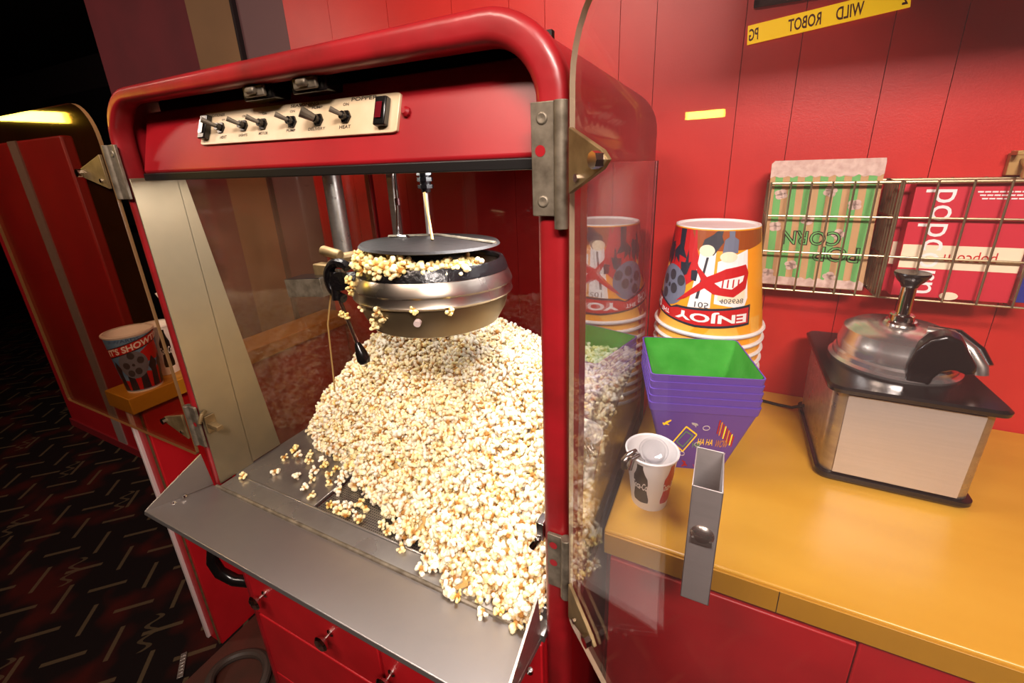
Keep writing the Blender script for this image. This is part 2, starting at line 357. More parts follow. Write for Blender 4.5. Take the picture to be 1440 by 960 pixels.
# ================================================================== LEFT COUNTER STUB
t = thing('counter_partition', (-3.44, .6, FZ), 'narrow red counter end with a yellow top and white corner trim, left of the popcorn machine', 'counter')
bm = nb(); box(bm, -3.52, -3.36, .13, 1.85, FZ, -1.45)
finish(bm, 'panel', 'redbase', t, bevel=.006)
bm = nb(); box(bm, -3.545, -3.515, .11, .16, FZ, -1.45); finish(bm, 'corner_trim', 'whitetrim', t, bevel=.004)
bm = nb(); box(bm, -3.395, -3.38, .122, .131, FZ, -1.45); finish(bm, 'seam_strip', 'hingebrown', t)
bm = nb(); box(bm, -3.62, -3.31, .07, 1.86, -1.45, -1.335); finish(bm, 'countertop', 'yellowedge', t, bevel=.006)
bm = nb(); box(bm, -4.1, -3.53, .35, .9, -2.08, -2.06); finish(bm, 'drop_leaf', 'jamb', t, bevel=.004)

# ================================================================== RIGHT COUNTER
CZ = -1.45; CY = .385
t = thing('service_counter', (1.5, 1.1, FZ), 'long red base counter with a golden yellow laminate top, right of the popcorn machine', 'counter')
bm = nb(); box(bm, -.325, 5.0, CY, WY-.002, CZ-.11, CZ); finish(bm, 'countertop', 'yellow', t, bevel=.008)
bm = nb(); box(bm, -.32, 5.0, CY-.008, CY, CZ-.112, CZ-.012); box(bm, .305, .308, CY-.0095, CY, CZ-.112, CZ-.012, 1); finish(bm, 'front_edging', ['yellowedge', 'ink'], t, bevel=.002)
bm = nb(); box(bm, -.325, 5.0, CY+.07, WY-.01, FZ, CZ-.112); finish(bm, 'carcass', 'boxdark', t)
for i, (a, c, zt) in enumerate(((-.30, .56, CZ-.165), (.565, 1.6, CZ-.135), (1.61, 2.9, CZ-.135))):
    bm = nb(); box(bm, a, c, CY+.02, CY+.07, FZ+.3, zt); finish(bm, 'door', 'redbase', t, bevel=.006)

# ================================================================== POPCORN MACHINE
XL, XR = -2.36, -.345; FL = -1.575
pm = thing('popcorn_machine', (-1.35, .7, FZ), 'large vintage red popcorn machine with two open clear doors, centre of the photo', 'popcorn machine')
def archpath(xl, xr, zt, zb, R_, n=10):
    pts = [(xl, zb)]
    for k in range(n+1):
        a = PI-PI/2*k/n; pts.append((xl+R_+R_*math.cos(a), zt-R_+R_*math.sin(a)))
    for k in range(n+1):
        a = PI/2-PI/2*k/n; pts.append((xr-R_+R_*math.cos(a), zt-R_+R_*math.sin(a)))
    pts.append((xr, zb)); return pts
def arch_sweep(bm, path, prof, caps=True):
    """prof = [(n, y)] cross-section, n along the outward normal in the xz plane"""
    rings = []; N_ = len(path)
    for i, p in enumerate(path):
        a = Vector(path[max(i-1, 0)]); c = Vector(path[min(i+1, N_-1)]); d = (c-a).normalized(); nrm = Vector((-d.y, d.x))
        wf = .5+.5*min(1, max(0, (p[0]-XL)/(XR-XL)*1.6+(.25 if abs(nrm.y) > .5 else 0)))
        rings.append([(p[0]+nrm.x*q[0]*wf, q[1], p[1]+nrm.y*q[0]*wf) for q in prof])
    ring_loft(bm, rings, caps=caps)
path = archpath(XL+.022, XR-.042, .312, FZ, .175)
bm = nb(); arch_sweep(bm, path, [(x, y+.02) for x, y in rrect(.080, .08, .026)])
finish(bm, 'front_frame', 'redworn', pm, smooth=50)
# roof shell behind the frame
bm = nb()
rings = []
op = archpath(XL, XR, .350, 0.0, .21)
for y, ins in ((.04, .008), (1.33, .004), (1.385, .02), (1.42, .07)):
    cx = (XL+XR)/2; rings.append([(cx+(x-cx)*(1-ins/1.0), y, z-(ins if z > .05 else 0)) for x, z in op])
ring_loft(bm, rings, closed_ring=False)
R0 = rings[-1]; bm.faces.new([bm.verts.new(p) for p in R0])
finish(bm, 'roof_shell', 'red', pm, smooth=50)
bm = nb()
box(bm, XL, XL+.04, 1.375, 1.42, FL, .0); finish(bm, 'back_post', 'redworn', pm, bevel=.004)
bm = nb(); box(bm, XR-.04, XR, 1.375, 1.42, FL, .0); box(bm, XR-.012, XR+.002, 1.38, 1.405, FL, .0, 1)
finish(bm, 'back_post', ['redworn', 'black'], pm, bevel=.004)
# red return panel between post and glass on the right; glass
bm = nb(); box(bm, XR-.02, XR-.004, .10, .16, FL, .02); finish(bm, 'side_stile', 'red', pm)
bm = nb(); box(bm, XR-.016, XR-.006, .16, 1.378, FL, .0); finish(bm, 'side_pane', 'sideglass', pm)
tagp = lambda o, l: o.__setitem__('label', l)
tagp(bpy.data.objects['side_pane'], 'clear right-hand side glass')
bm = nb(); box(bm, XL+.04, XR-.04, 1.392, 1.398, FL, .0); o = finish(bm, 'back_pane', glassmat('smoky_back_glass', (.72, .66, .66, 1), .03, srgb('#702020'), .8, .05), pm)  # tinted pane added to darken the wall behind, in place of shade
# header
bm = nb()
prism(bm, [(.03, .025), (.10, .262), (.14, .262), (.14, .0), (.05, .0)], lambda y, z: (XL+.09, y, z), lambda y, z: (XR-.08, y, z))
finish(bm, 'header_panel', 'red', pm, bevel=.006)
bm = nb(); box(bm, XL+.09, XR-.08, .025, .16, -.012, .018); finish(bm, 'header_lip', 'black', pm, bevel=.004)
bm = nb(); box(bm, XL+.02, XR-.02, .15, .17, .0, .20); box(bm, XL+.10, XR-.10, .15, .17, .20, .325); box(bm, XL+.18, XR-.18, .05, .15, .328, .334); finish(bm, 'cavity_back', 'black', pm)  # black sheets stand in for the shade in the gap above the header
# header face basis: point on tilted face at height z
def hy(z): return .03+(z-.025)*(.07/.22)
def hf(x, z, off=0): return Vector((x, hy(z)-off*.95, z+off*.3))
# control plate
cp = None
bm = nb()
pl = [(-1.835, .225), (-.885, .21), (-.888, .100), (-1.85, .110)]
def plp(a, v): # a 0..1 along, v 0..1 up
    p = Vector((pl[3][0]*(1-a)+pl[2][0]*a, pl[3][1]*(1-a)+pl[2][1]*a)); q = Vector((pl[0][0]*(1-a)+pl[1][0]*a, pl[0][1]*(1-a)+pl[1][1]*a)); return p*(1-v)+q*v
def ph(a, v, off): c = plp(a, v); return hf(c.x, c.y, off)
rc = []
for (w_, h_) in rrect(1, 1, .06, 4): rc.append((w_*1.0+.5 if True else 0, h_+.5))
rc = [(.5+(p[0]-.5), p[1]) for p in rc]
rc2 = [(a if .1 < a < .9 else (a*.35 if a < .1 else 1-(1-a)*.35), v) for a, v in rc]
prism(bm, rc2, lambda a, v: ph(a, v, .0), lambda a, v: ph(a, v, .012))
cp = finish(bm, 'control_plate', 'cream', pm, bevel=.002)
cp['_o'] = pm['_o']
bm = nb(); F = lambda a, v: ph(a, v, .0128)
for s, a0, a1, v0, v1 in (('CONDITIONER', .015, .135, .84, .93), ('ON', .12, .14, .70, .76), ('HEAT', .125, .165, .15, .24), ('ON', .245, .268, .74, .81), ('LIGHTS', .24, .29, .17, .25),
        ('ON', .362, .385, .76, .83), ('MOTOR', .355, .405, .18, .26), ('SEASONING', .51, .65, .88, .97), ('ON', .51, .535, .74, .81), ('PUMP', .505, .55, .20, .28), ('PUMP', .62, .67, .78, .85), ('DELIVERY', .615, .695, .19, .27),
        ('ON', .765, .79, .78, .86), ('HEAT', .76, .81, .18, .27), ('POPPER', .80, .91, .88, .98)):
    dtext(bm, s, a0, a1, v0, v1, F, bold=.015)
finish(bm, 'lettering', 'ink', cp)
for a, v, L_, r_, m_ in ((.125, .48, .085, .010, 'hinge'), (.265, .48, .07, .009, 'hinge'), (.375, .48, .07, .009, 'hinge'), (.53, .47, .07, .009, 'hinge'), (.66, .46, .075, .018, 'hinge'), (.785, .48, .065, .009, 'hinge')):
    bm = nb(); c = ph(a, v, .012); n = (hf(0, .1, 1)-hf(0, .1, 0)).normalized()
    tube(bm, [c, c+n*.006], .021, 6, 1); tube(bm, [c+n*.006, c+n*.020], .013, 12, 1)
    L_ *= .55; d = (n*.8+Vector((-.5, 0, .22))).normalized()
    tube(bm, [c+n*.018, c+n*.018+d*L_*.5, c+n*.018+d*L_], r_*.7, 10, 0, radii=[r_*.7, r_*.85, r_])
    finish(bm, 'toggle_switch', [m_, 'blackgloss'], cp)
for a, v in ((.035, .5), (.945, .5)):
    bm = nb(); c = [ph(a-.022, v-.36, .012), ph(a+.022, v-.36, .012), ph(a+.022, v+.36, .012), ph(a-.022, v+.36, .012)]
    n = (hf(0, .1, 1)-hf(0, .1, 0)).normalized()
    A = [bm.verts.new(q) for q in c]; B = [bm.verts.new(q+n*.022) for q in c]
    bm.faces.new(A); bm.faces.new(B[::-1])
    for i in range(4): bm.faces.new((A[i], A[(i+1) % 4], B[(i+1) % 4], B[i]))
    cc = sum(c, Vector())/4; D = [bm.verts.new(cc+(q-cc)*.55+n*.026) for q in c]; bm.faces.new(D).material_index = 1
    finish(bm, 'pilot_light', ['blackgloss', 'lens'], cp, bevel=.004)
for a in (-.02, 1.025):
    bm = nb(); c = ph(a, .5, 0); n = Vector((0, -.95, .3)); tube(bm, [c, c+n*.012, c+n*.02], .016, 10, radii=[.016, .015, .008]); finish(bm, 'screw', 'red', pm)
# two catches under the top rim
for x in (-1.44, -1.20):
    bm = nb(); box(bm, x-.075, x+.075, .03, .10, .235, .285); box(bm, x-.05, x+.05, .015, .03, .243, .277, 1); tube(bm, [(x-.02, .01, .26), (x+.02, .01, .26)], .012, 8, 1)
    finish(bm, 'door_catch', ['blackgloss', 'hinge'], pm, bevel=.006)
# left interior jambs and pane
bm = nb(); box(bm, XL+.047, XL+.055, -.012, .17, FL, .0); finish(bm, 'front_jamb', 'jamb', pm, bevel=.002)
bm = nb(); prism(bm, [(.165, 0), (.20, 0), (.34, FL+.01), (.165, FL+.01)], lambda y, z: (XL+.047, y, z), lambda y, z: (XL+.055, y, z)); finish(bm, 'corner_deflector', 'jamb', pm, bevel=.001)
bm = nb(); box(bm, XL+.035, XL+.045, .17, 1.378, FL, .0); o = finish(bm, 'side_pane', 'pane', pm); tagp(o, 'greasy left-hand side glass')
# floor of the bin, front sill, sifter
bm = nb(); box(bm, XL+.04, -1.70, .07, 1.40, FL-.02, FL); box(bm, -1.70, XR-.02, .85, 1.40, FL-.02, FL); finish(bm, 'bin_floor', 'steelfloor', pm, bevel=.003)
bm = nb(); box(bm, -1.69, XR-.02, .075, .85, FL-.035, FL-.012); finish(bm, 'sifter_screen', 'sifter', pm)
bm = nb(); box(bm, XL+.07, XR-.08, -.03, .068, FL-.03, FL+.004); tube(bm, [(XL+.07, .066, FL+.002), (XR-.08, .066, FL+.002)], .008, 8); finish(bm, 'front_sill', 'steelfloor', pm, bevel=.003)
# serving shelf
bm = nb(); prism(bm, [(-.03, FL-.005), (-.32, FL+.075), (-.325, FL+.055), (-.03, FL-.03)], lambda y, z: (XL+.01, y, z), lambda y, z: (XR-.09, y, z)); 
sh = finish(bm, 'serving_shelf', 'steelshelf', pm, bevel=.003); sh['_o'] = pm['_o']
bm = nb(); tube(bm, [(XL+.05, -.032, FL-.002), (XR-.1, -.032, FL-.002)], .010, 8); finish(bm, 'piano_hinge', 'hinge', sh)
for x in (XL+.012, XR-.10):
    bm = nb(); prism(bm, [(-.03, FL), (-.045, FL+.20), (-.30, FL+.085), (-.32, FL+.073)], lambda y, z, x=x: (x, y, z), lambda y, z, x=x: (x+.008, y, z)); o = finish(bm, 'end_plate', 'steel' if x > -1 else 'steelshelf', sh)
    bm = nb()
    for yy in (-.17, -.22): lathe(bm, [(0, .01), (.008, .009), (.012, 0)], (x+.03, yy, FL+.045), 10)
    finish(bm, 'rivet', 'chrome', sh)
# latch bits inside: left strike plate
bm = nb(); box(bm, XL+.056, XL+.065, -.005, .045, -1.27, -1.17); box(bm, XL+.063, XL+.145, .0, .03, -1.235, -1.21); tube(bm, [(XL+.06, .01, -1.14), (XL+.085, -.02, -1.14), (XL+.085, -.04, -1.18)], .010, 8)
finish(bm, 'latch', 'hingebrown', pm, bevel=.003)
bm = nb(); box(bm, XR-.11, XR-.084, -.01, .04, -1.17, -1.10); tube(bm, [(XR-.10, -.01, -1.16), (XR-.12, -.03, -1.19)], .012, 8); finish(bm, 'latch', 'chrome', pm, bevel=.004)
# base cabinet
bm = nb(); box(bm, XL+.005, XR-.085, .02, 1.40, FZ+.1, FL-.035); finish(bm, 'base_cabinet', 'redbase', pm, bevel=.01)
bc = bpy.data.objects['base_cabinet']; bc['_o'] = pm['_o']
fr = [(XL+.005, -1.325, -2.10, -2.53), (XL+.005, -1.325, -2.545, -3.05), (XL+.005, -1.325, -3.06, -3.5), (-1.305, XR-.1, -1.66, -3.5), (XL+.005, -1.325, -1.66, -2.085)]
kn = [[(-2.19, -2.31), (-1.66, -2.31)], [], [], [(-1.25, -2.34)], []]
for (a, c, zt, zb), ks in zip(fr, kn):
    bm = nb(); box(bm, a, c, -.01, .02, zb, zt); d = finish(bm, 'drawer' if c < -1.3 else 'door', 'redbase', pm, bevel=.006); d['_o'] = pm['_o']
    for kx, kz in ks:
        bm = nb(); T = Matrix.Translation((kx, -.01, kz)) @ Matrix.Rotation(PI/2, 4, 'X')
        lathe(bm, [(0, 0), (.022, 0), (.022, .006), (.010, .014), (.010, .035), (.020, .042), (.040, .052), (.044, .064), (.034, .074), (0, .079)], (0, 0, 0), 24, T=T)
        finish(bm, 'knob', 'chrome', d)
bm = nb(); tube(bm, [(XL-.0, .02, -2.02), (XL-.11, -.02, -2.03), (XL-.17, -.05, -2.10), (XL-.19, -.06, -2.18), (XL-.17, -.05, -2.27), (XL-.10, -.02, -2.33), (XL+.0, .02, -2.34)], .032, 12); finish(bm, 'grab_handle', 'blackgloss', pm)
# support tube and rear conduit (kettle hangers)
bm = nb(); tube(bm, [(-2.20, .95, .05), (-2.20, .95, -.5), (-2.20, .95, -.56)], .055, 20); finish(bm, 'support_tube', 'steel', pm)
bm = nb(); box(bm, -2.15, -2.09, 1.36, 1.41, FL, .0); finish(bm, 'rear_conduit', 'steel', pm, bevel=.01)
# hinges on the frame
def hingeplate(x0, x1, z0, z1, holes):
    bm = nb(); box(bm, x0, x1, -.034, -.022, z0, z1)
    for hx, hz, mi in holes:
        T = Matrix.Translation((hx, -.034, hz)) @ Matrix.Rotation(PI/2, 4, 'X'); lathe(bm, [(.0, .002), (.012, .004), (.016, -.002)] if mi == 0 else [(0, .001), (.013, .001)], (0, 0, 0), 14, mi, T)
    tube(bm, [(x1+.012 if x0 > -1 else x0-.012, -.03, z0-.03 if x0 > -1 else z0), (x1+.012 if x0 > -1 else x0-.012, -.03, z1)], .017, 12, 0)
    return finish(bm, 'hinge_leaf', ['hinge', 'red', 'chrome'], pm, bevel=.002)
hingeplate(XR-.083, XR-.022, -.12, .135, [(-.40, .10, 0), (-.405, .03, 1), (-.40, -.085, 0)])
hingeplate(XR-.06, XR-.012, -1.31, -1.10, [(-.385, -1.14, 1), (-.385, -1.21, 1)])
hingeplate(XL+.005, XL+.06, -.085, .135, [(XL+.03, .10, 0)])
hingeplate(XL+.005, XL+.06, -1.33, -1.10, [(XL+.03, -1.2, 1)])

# doors: rounded acrylic sheets standing open; defined in (s, z) along the hinge
def door(hx, hy_, ang, w_, z0, z1, rc_, gm, em, lab):
    d = Vector((math.cos(ang), math.sin(ang), 0)); n = Vector((-d.y, d.x, 0)); th = .014
    P = lambda s, z, o_=0: Vector((hx, hy_, 0))+d*s+n*o_+Vector((0, 0, z))
    pts = []
    for cx, cz, a0, rr in ((w_-rc_, z1-rc_, 0, rc_), (rc_, z1-rc_, 90, rc_), (.02, z0+.02, 180, .02), (w_-.02, z0+.02, 270, .02)):
        for k in range(9):
            a = math.radians(a0+90*k/8); pts.append((cx+rr*math.cos(a), cz+rr*math.sin(a)))
    bm = nb(); A = [bm.verts.new(P(s, z, -th/2)) for s, z in pts]; B = [bm.verts.new(P(s, z, th/2)) for s, z in pts]
    bm.faces.new(A); bm.faces.new(B[::-1]); m_ = len(pts)
    for i in range(m_): bm.faces.new((A[i], A[(i+1) % m_], B[(i+1) % m_], B[i])).material_index = 1
    o = finish(bm, 'glass_door', [gm, em], pm, smooth=30); o['_o'] = pm['_o']; tagp(o, lab)
    return o, P
# left door, nearly in line with the front
ld_, LP = door(XL-.03, -.035, math.radians(180), 1.47, -1.40, .31, .16, 'glassL', 'acredge', 'amber tinted clear door swung fully open to the left')
rd_, RP = door(XR+.02, -.04, math.radians(-42), 1.40, -1.42, .335, .17, 'glassR', 'acredgel', 'clear right door swung open toward the viewer')
def arm(P, d_, z, s0, s1, side):
    bm = nb(); o1, o2 = (.009, .021) if side > 0 else (-.021, -.009)
    prism(bm, [(s0, z-.07), (s0, z+.07), (s1-.02, z+.018), (s1, z), (s1-.02, z-.018)], lambda s, zz: P(s, zz, o1), lambda s, zz: P(s, zz, o2))
    ha = finish(bm, 'hinge_arm', 'hingebrown', d_, bevel=.002)
    bm = nb(); tube(bm, [P(s1-.025, z, o1*.9), P(s1-.025, z, (o2 if side > 0 else o1)+side*.018)], .017, 8)
    finish(bm, 'bolt', 'chrome', d_); bm = nb(); tube(bm, [P(s0+.04, z-.035, o1), P(s0+.04, z-.035, (o2 if side > 0 else o1)+side*.006)], .009, 8)
    finish(bm, 'bolt', 'chrome', d_)
arm(RP, rd_, .005, .02, .17, -1); arm(RP, rd_, -1.30, .02, .17, -1)
arm(LP, ld_, .03, .0, .22, 1); arm(LP, ld_, -1.22, .0, .2, 1)

# ================================================================== KETTLE
KX, KY = -1.155, .50
kt = thing('popcorn_kettle', (KX, KY, -.66), 'round metal popping kettle with a hinged lid, overflowing with popcorn, hung in the machine', 'kettle')
tilt = Matrix.Translation((KX, KY, -.5)) @ Matrix.Rotation(math.radians(-3), 4, 'X') @ Matrix.Rotation(math.radians(-1.0), 4, 'Y')
kc = lambda p, z0=0: [(r_, z-(-.5)) for r_, z in p]
bm = nb(); lathe(bm, kc([(0, -.668), (.25, -.668), (.28, -.655), (.312, -.60), (.327, -.55), (.330, -.535)]), seg=72, T=tilt); finish(bm, 'lower_bowl', 'alubrown', kt)
bm = nb(); lathe(bm, kc([(.330,-.535),(.345,-.527),(.350,-.52),(.346,-.512),(.342,-.487),(.349,-.478),(.347,-.468),(.318,-.40),(.308,-.392),(.30,-.40),(.28,-.5),(.15,-.56),(0,-.57)]), seg=72, T=tilt); finish(bm, 'upper_band', 'alu', kt)
bm = nb(); lathe(bm, kc([(.331,-.425),(.321,-.394),(.312,-.378),(.297,-.380),(.292,-.40)]), seg=72, T=tilt); finish(bm, 'burnt_rim', 'char', kt)
bm = nb(); c = tilt @ Vector((.322*math.cos(-PI/2+.42), .322*math.sin(-PI/2+.42), -.075)); tube(bm, [c, c+Vector((.006, -.016, -.004))], .014, 14); finish(bm, 'bolt', 'whitetrim', kt)
# lid in two halves (front flap lifted)
lt = Matrix.Translation((KX, KY, -.314)) @ Matrix.Rotation(math.radians(-2.5), 4, 'X') @ Matrix.Rotation(math.radians(.5), 4, 'Y')
bm = nb(); lathe(bm, [(0, .03), (.1, .022), (.28, .006), (.294, .010), (.302, .0), (.28, -.006), (0, .012)], seg=72, T=lt); lid = finish(bm, 'lid', mat('greasy_lid', '#1c1614', .6, .0, vary='#0e0a09', vscale=12, bump=.4, bscale=60, spec=.25), kt); lid['_o'] = kt['_o']
bm = nb(); tube(bm, [lt @ Vector((-.29, .06, .010)), lt @ Vector((0, .06, .030)), lt @ Vector((.29, .06, .010))], .008, 8); finish(bm, 'lid_hinge', 'hinge', lid)
# rods
bm = nb(); tube(bm, [(-1.355, .55, .1), (-1.36, .55, -.12), (-1.37, .54, -.285), (-1.36, .53, -.292), (-1.28, .50, -.29), (-1.27, .50, -.30)], .007, 8); lathe(bm, [(.0, .02), (.012, .015), (.012, -.015), (0, -.02)], (-1.36, .55, -.14), 10); finish(bm, 'lid_wire', 'chrome', kt)
bm = nb(); tube(bm, [(-1.20, .56, .1), (-1.20, .56, -.05), (-1.20, .56, -.10)], .022, 12, 0, radii=[.02, .026, .02]); tube(bm, [(-1.205, .56, -.08), (-1.20, .55, -.28)], .011, 10, 1)
for z in (-.02, -.045, -.075): lathe(bm, [(0, .01), (.034, .008), (.034, -.008), (0, -.01)], (-1.20, .56, z), 8)
finish(bm, 'drive_shaft', ['blackgloss', 'steel'], kt)
bm = nb(); tube(bm, [(-1.195, .54, -.10), (-1.10, .44, -.285)], .006, 8); finish(bm, 'stay_rod', 'tan', kt)
# gear box at left
bm = nb(); T = Matrix.Translation((-1.86, .42, -.545)) @ Matrix.Rotation(math.radians(-6), 4, 'Y')
box(bm, -.12, .14, -.06, .06, -.045, .045, 0, T); box(bm, -.12, .14, -.06, .06, .045, .048, 1, T); box(bm, -.123, -.120, -.05, .05, -.035, .035, 1, T)
for a in (-.02, .0, .02): tube(bm, [T @ Vector((-.125, a-.02, -.02)), T @ Vector((-.145, a, 0)), T @ Vector((-.125, a+.02, .025))], .008, 8, 1)
finish(bm, 'junction_box', ['hinge', 'blackgloss'], kt, bevel=.002)
bm = nb(); box(bm, -1.86, -1.76, .44, .50, -.50, -.44); tube(bm, [(-1.84, .50, -.38), (-1.72, .50, -.40)], .026, 14); tube(bm, [(-1.80, .48, -.47), (-1.76, .52, -.42), (-1.72, .6, -.42)], .026, 10); finish(bm, 'pivot_bracket', 'hingebrown', kt, bevel=.006)
YK = Vector((-1.565, .35, -.48))
bm = nb(); pts = [YK+Vector((.085*math.cos(a), .0, .085*math.sin(a))) for a in [math.radians(q) for q in range(50, 271, 12)]]
tube(bm, pts, .022, 10); tube(bm, [YK+Vector((-.04, 0, .04)), YK+Vector((-.03, -.02, -.09))], .020, 10); tube(bm, [YK+Vector((-.03, .02, .0)), YK+Vector((.02, .08, .0))], .03, 10); tube(bm, [YK+Vector((-.06, .04, 0)), YK+Vector((.0, -.01, 0))], .045, 12)
finish(bm, 'cast_yoke', 'char', kt)
bm = nb(); a_, b_ = YK+Vector((-.02, -.01, -.10)), YK+Vector((.05, -.01, -.315)); tube(bm, [YK+Vector((-.035, 0, -.02)), a_, b_], .009, 10); hd = finish(bm, 'dump_handle', 'chrome', kt); hd['_o'] = kt['_o']
dv = (b_-a_).normalized(); bm = nb(); tube(bm, [b_-dv*.02, b_-dv*.005, b_+dv*.03, b_+dv*.065, b_+dv*.085, b_+dv*.093], .03, 16, radii=[.011, .017, .026, .031, .024, .006]); finish(bm, 'grip', 'blackgloss', hd)
bm = nb(); tube(bm, [(-1.74, .42, -.58), (-1.80, .42, -.75), (-1.82, .42, -.95), (-1.84, .42, -1.15)], .004, 6); finish(bm, 'thin_cable', 'tan', kt)

# ================================================================== POPPED CORN
rng = np.random.RandomState(7)
def ico(sub):
    t = nb(); bmesh.ops.create_icosphere(t, subdivisions=sub, radius=1); t.verts.ensure_lookup_table()
    v = np.array([x.co[:] for x in t.verts]); f = np.array([[q.index for q in x.verts] for x in t.faces]); t.free(); return v, f
I3 = ico(4); I2 = ico(3)
def kernel(base, seed, yellow=0.):
    rs = np.random.RandomState(seed); D = base[0]; n = rs.randint(7, 11)
    cen = rs.randn(n, 3); cen /= np.linalg.norm(cen, axis=1)[:, None]; cen *= rs.uniform(.50, .85, n)[:, None]; cen *= np.array([1.15, .9, .8]); rad = rs.uniform(.22, .36, n)
    R_ = np.full(len(D), .30)
    for c, r_ in zip(cen, rad):
        dc = D@c; q = r_*r_-(c@c)+dc*dc; ok = (q > 0) & (dc > 0); t_ = np.where(ok, dc+np.sqrt(np.maximum(q, 0)), 0); R_ = np.maximum(R_, t_)
    ph_ = rs.rand(3)*6; R_ += .05*np.sin(D@np.array([9., 3, 5])+ph_[0])*np.sin(D@np.array([2., 8, -6])+ph_[1])
    V = D*R_[:, None]
    k = np.clip((R_-.36)/.46, 0, 1)[:, None]**.8
    hull = np.array(srgb('#b07a3a')[:3]); mid = np.array(srgb('#f4e2b0')[:3]); lite = np.array(srgb('#fff8ea')[:3])
    if yellow: mid = mid*(1-yellow)+np.array(srgb('#f3cc4e')[:3])*yellow; lite = lite*(1-yellow)+np.array(srgb('#f8e89a')[:3])*yellow
    col = np.where(k < .4, hull+(mid-hull)*(k/.4), mid+(lite-mid)*((k-.4)/.6))
    return V, col
NV = 12
VAR3 = [kernel(I3, 100+i, .15 if i % 3 else .55) for i in range(NV)]; VAR2 = [kernel(I2, 100+i, .15 if i % 3 else .55) for i in range(NV)]
def colmesh(name, V, F, C, m):
    me = bpy.data.meshes.new(name); me.vertices.add(len(V)); me.vertices.foreach_set('co', V.astype(np.float32).ravel())
    nf = len(F); me.loops.add(nf*3); me.loops.foreach_set('vertex_index', F.astype(np.int32).ravel())
    me.polygons.add(nf); me.polygons.foreach_set('loop_start', np.arange(0, nf*3, 3, dtype=np.int32)); me.polygons.foreach_set('use_smooth', np.ones(nf, bool))
    a = me.attributes.new('hull', 'FLOAT_COLOR', 'POINT'); a.data.foreach_set('color', np.hstack([C, np.ones((len(C), 1))]).astype(np.float32).ravel())
    me.update(); me.validate(); me.materials.append(m); return me
KM = [colmesh('popped_kernel', V*S, I3[1], C, K['corn']) for V, C in VAR3]
KMY = [colmesh('popped_kernel_yellow', V*S, I3[1], C, K['corny']) for V, C in VAR3]
# heap height field
foot = np.array([(-2.30, .56), (-2.12, .43), (-1.9, .40), (-1.56, .27), (-1.38, .19), (-1.2, .13), (-1.0, .06), (-.8, .0), (-.6, -.01), (-.43, -.02), (-.3, -.02)])
def heap(x, y):
    yf = np.interp(x, foot[:, 0], foot[:, 1])+.022*np.sin(x*17)+.016*np.sin(x*41+1); yf = np.where(x > XR-.115, .10, yf); d = y-yf
    front = (.78+.22*np.clip((-1.4-x)/.5, 0, 1))*np.maximum(d, 0)**.85
    left = 1.75*np.maximum(x+2.37-.10*np.maximum(y-.6, 0), 0)
    cap = .60+.05*np.sin(x*3.1)+.03*np.sin(y*7+x*5)-.10*np.clip((y-.8)/.6, 0, 1)+.10*np.exp(-((x+1.8)**2+(y-.75)**2)/.10)
    k = 14.; h = -np.log(np.exp(-k*front)+np.exp(-k*left)+np.exp(-k*cap))/k
    h += .012*np.sin(23*x+3)*np.sin(19*y)
    return np.where((d > -.01) & (x > -2.31), np.maximum(h, 0.0), -1)
P_ = []
sp = .0325
X0, X1, Y0, Y1 = -2.28, -.375, -.03, 1.36
gx = np.arange(X0, X1, sp); gy = np.arange(Y0, Y1, sp*.8)
for ly, (dz, keep) in enumerate(((0.012, 1.0), (-.010, .8), (.03, .22))):
    for x in gx:
        for y in gy:
            if rng.rand() > keep: continue
            xx = x+rng.uniform(-.5, .5)*sp; yy = y+rng.uniform(-.5, .5)*sp*.8
            if xx > X1-.01 or yy > Y1: continue
            h = float(heap(xx, yy))
            if h < 0: continue
            if h < .02 and rng.rand() < .3: continue
            z = max(h+dz, .018)
            P_.append((xx, yy, FL+z, ly))
P_ = np.array(P_)
# scattered kernels at the left and on the sill
loose = [(-2.22, .06), (-2.10, .16), (-2.16, .26), (-1.95, .17), (-1.86, .20), (-2.0, .30), (-1.88, .30), (-1.83, .13), (-1.76, .11), (-1.80, .26), (-2.16, .33), (-1.66, .20), (-1.70, .25),
         (-1.60, .12), (-1.56, .10), (-1.52, .13), (-1.50, .09), (-1.46, .12), (-1.42, .10), (-1.57, .14), (-1.63, .11), (-.98, .0), (-.94, .02), (-.82, -.02), (-.78, -.04), (-.70, -.01), (-.66, -.05), (-.60, -.03), (-2.05, .34), (-2.10, .30), (-1.93, .33), (-1.80, .31), (-1.72, .29), (-1.75, .22), (-1.64, .27), (-1.90, .25), (-1.50, .18), (-1.45, .17), (-1.30, .12), (-1.25, .10), (-1.12, .05)]
dist = np.linalg.norm(P_[:, :3]-np.array([0, -1, 0]), axis=1)
# normals of heap towards the viewer: prefer exposed, near kernels
vis = (P_[:, 3] != 1) & (P_[:, 2] > FL+.01)
order = np.argsort(np.where(vis, dist, 99))
near = set(order[:160].tolist())
def put(me, p, sc_, label, group, rs=rng):
    o = bpy.data.objects.new('popcorn_piece', me); COL.objects.link(o); o.location = L2W(p); o.scale = (sc_,)*3
    o.rotation_euler = (rs.uniform(0, 6.28), rs.uniform(0, 6.28), rs.uniform(0, 6.28)); return tag(o, label, 'popcorn', group)
for i in near:
    put(KM[rng.randint(NV)], P_[i, :3], rng.uniform(.028, .038), 'fluffy popped corn piece at the near right front of the heap', 'popcorn along the front of the heap')
for x, y in loose:
    sill = y < .07
    put(KM[rng.randint(NV)] if rng.rand() < .6 else KMY[rng.randint(NV)], (x, y, FL+(.020 if y < .07 else (.006 if x > -1.69 else .018))), rng.uniform(.025, .031), 'single popped corn piece lying loose on the steel bin floor', 'loose popcorn beside the heap')
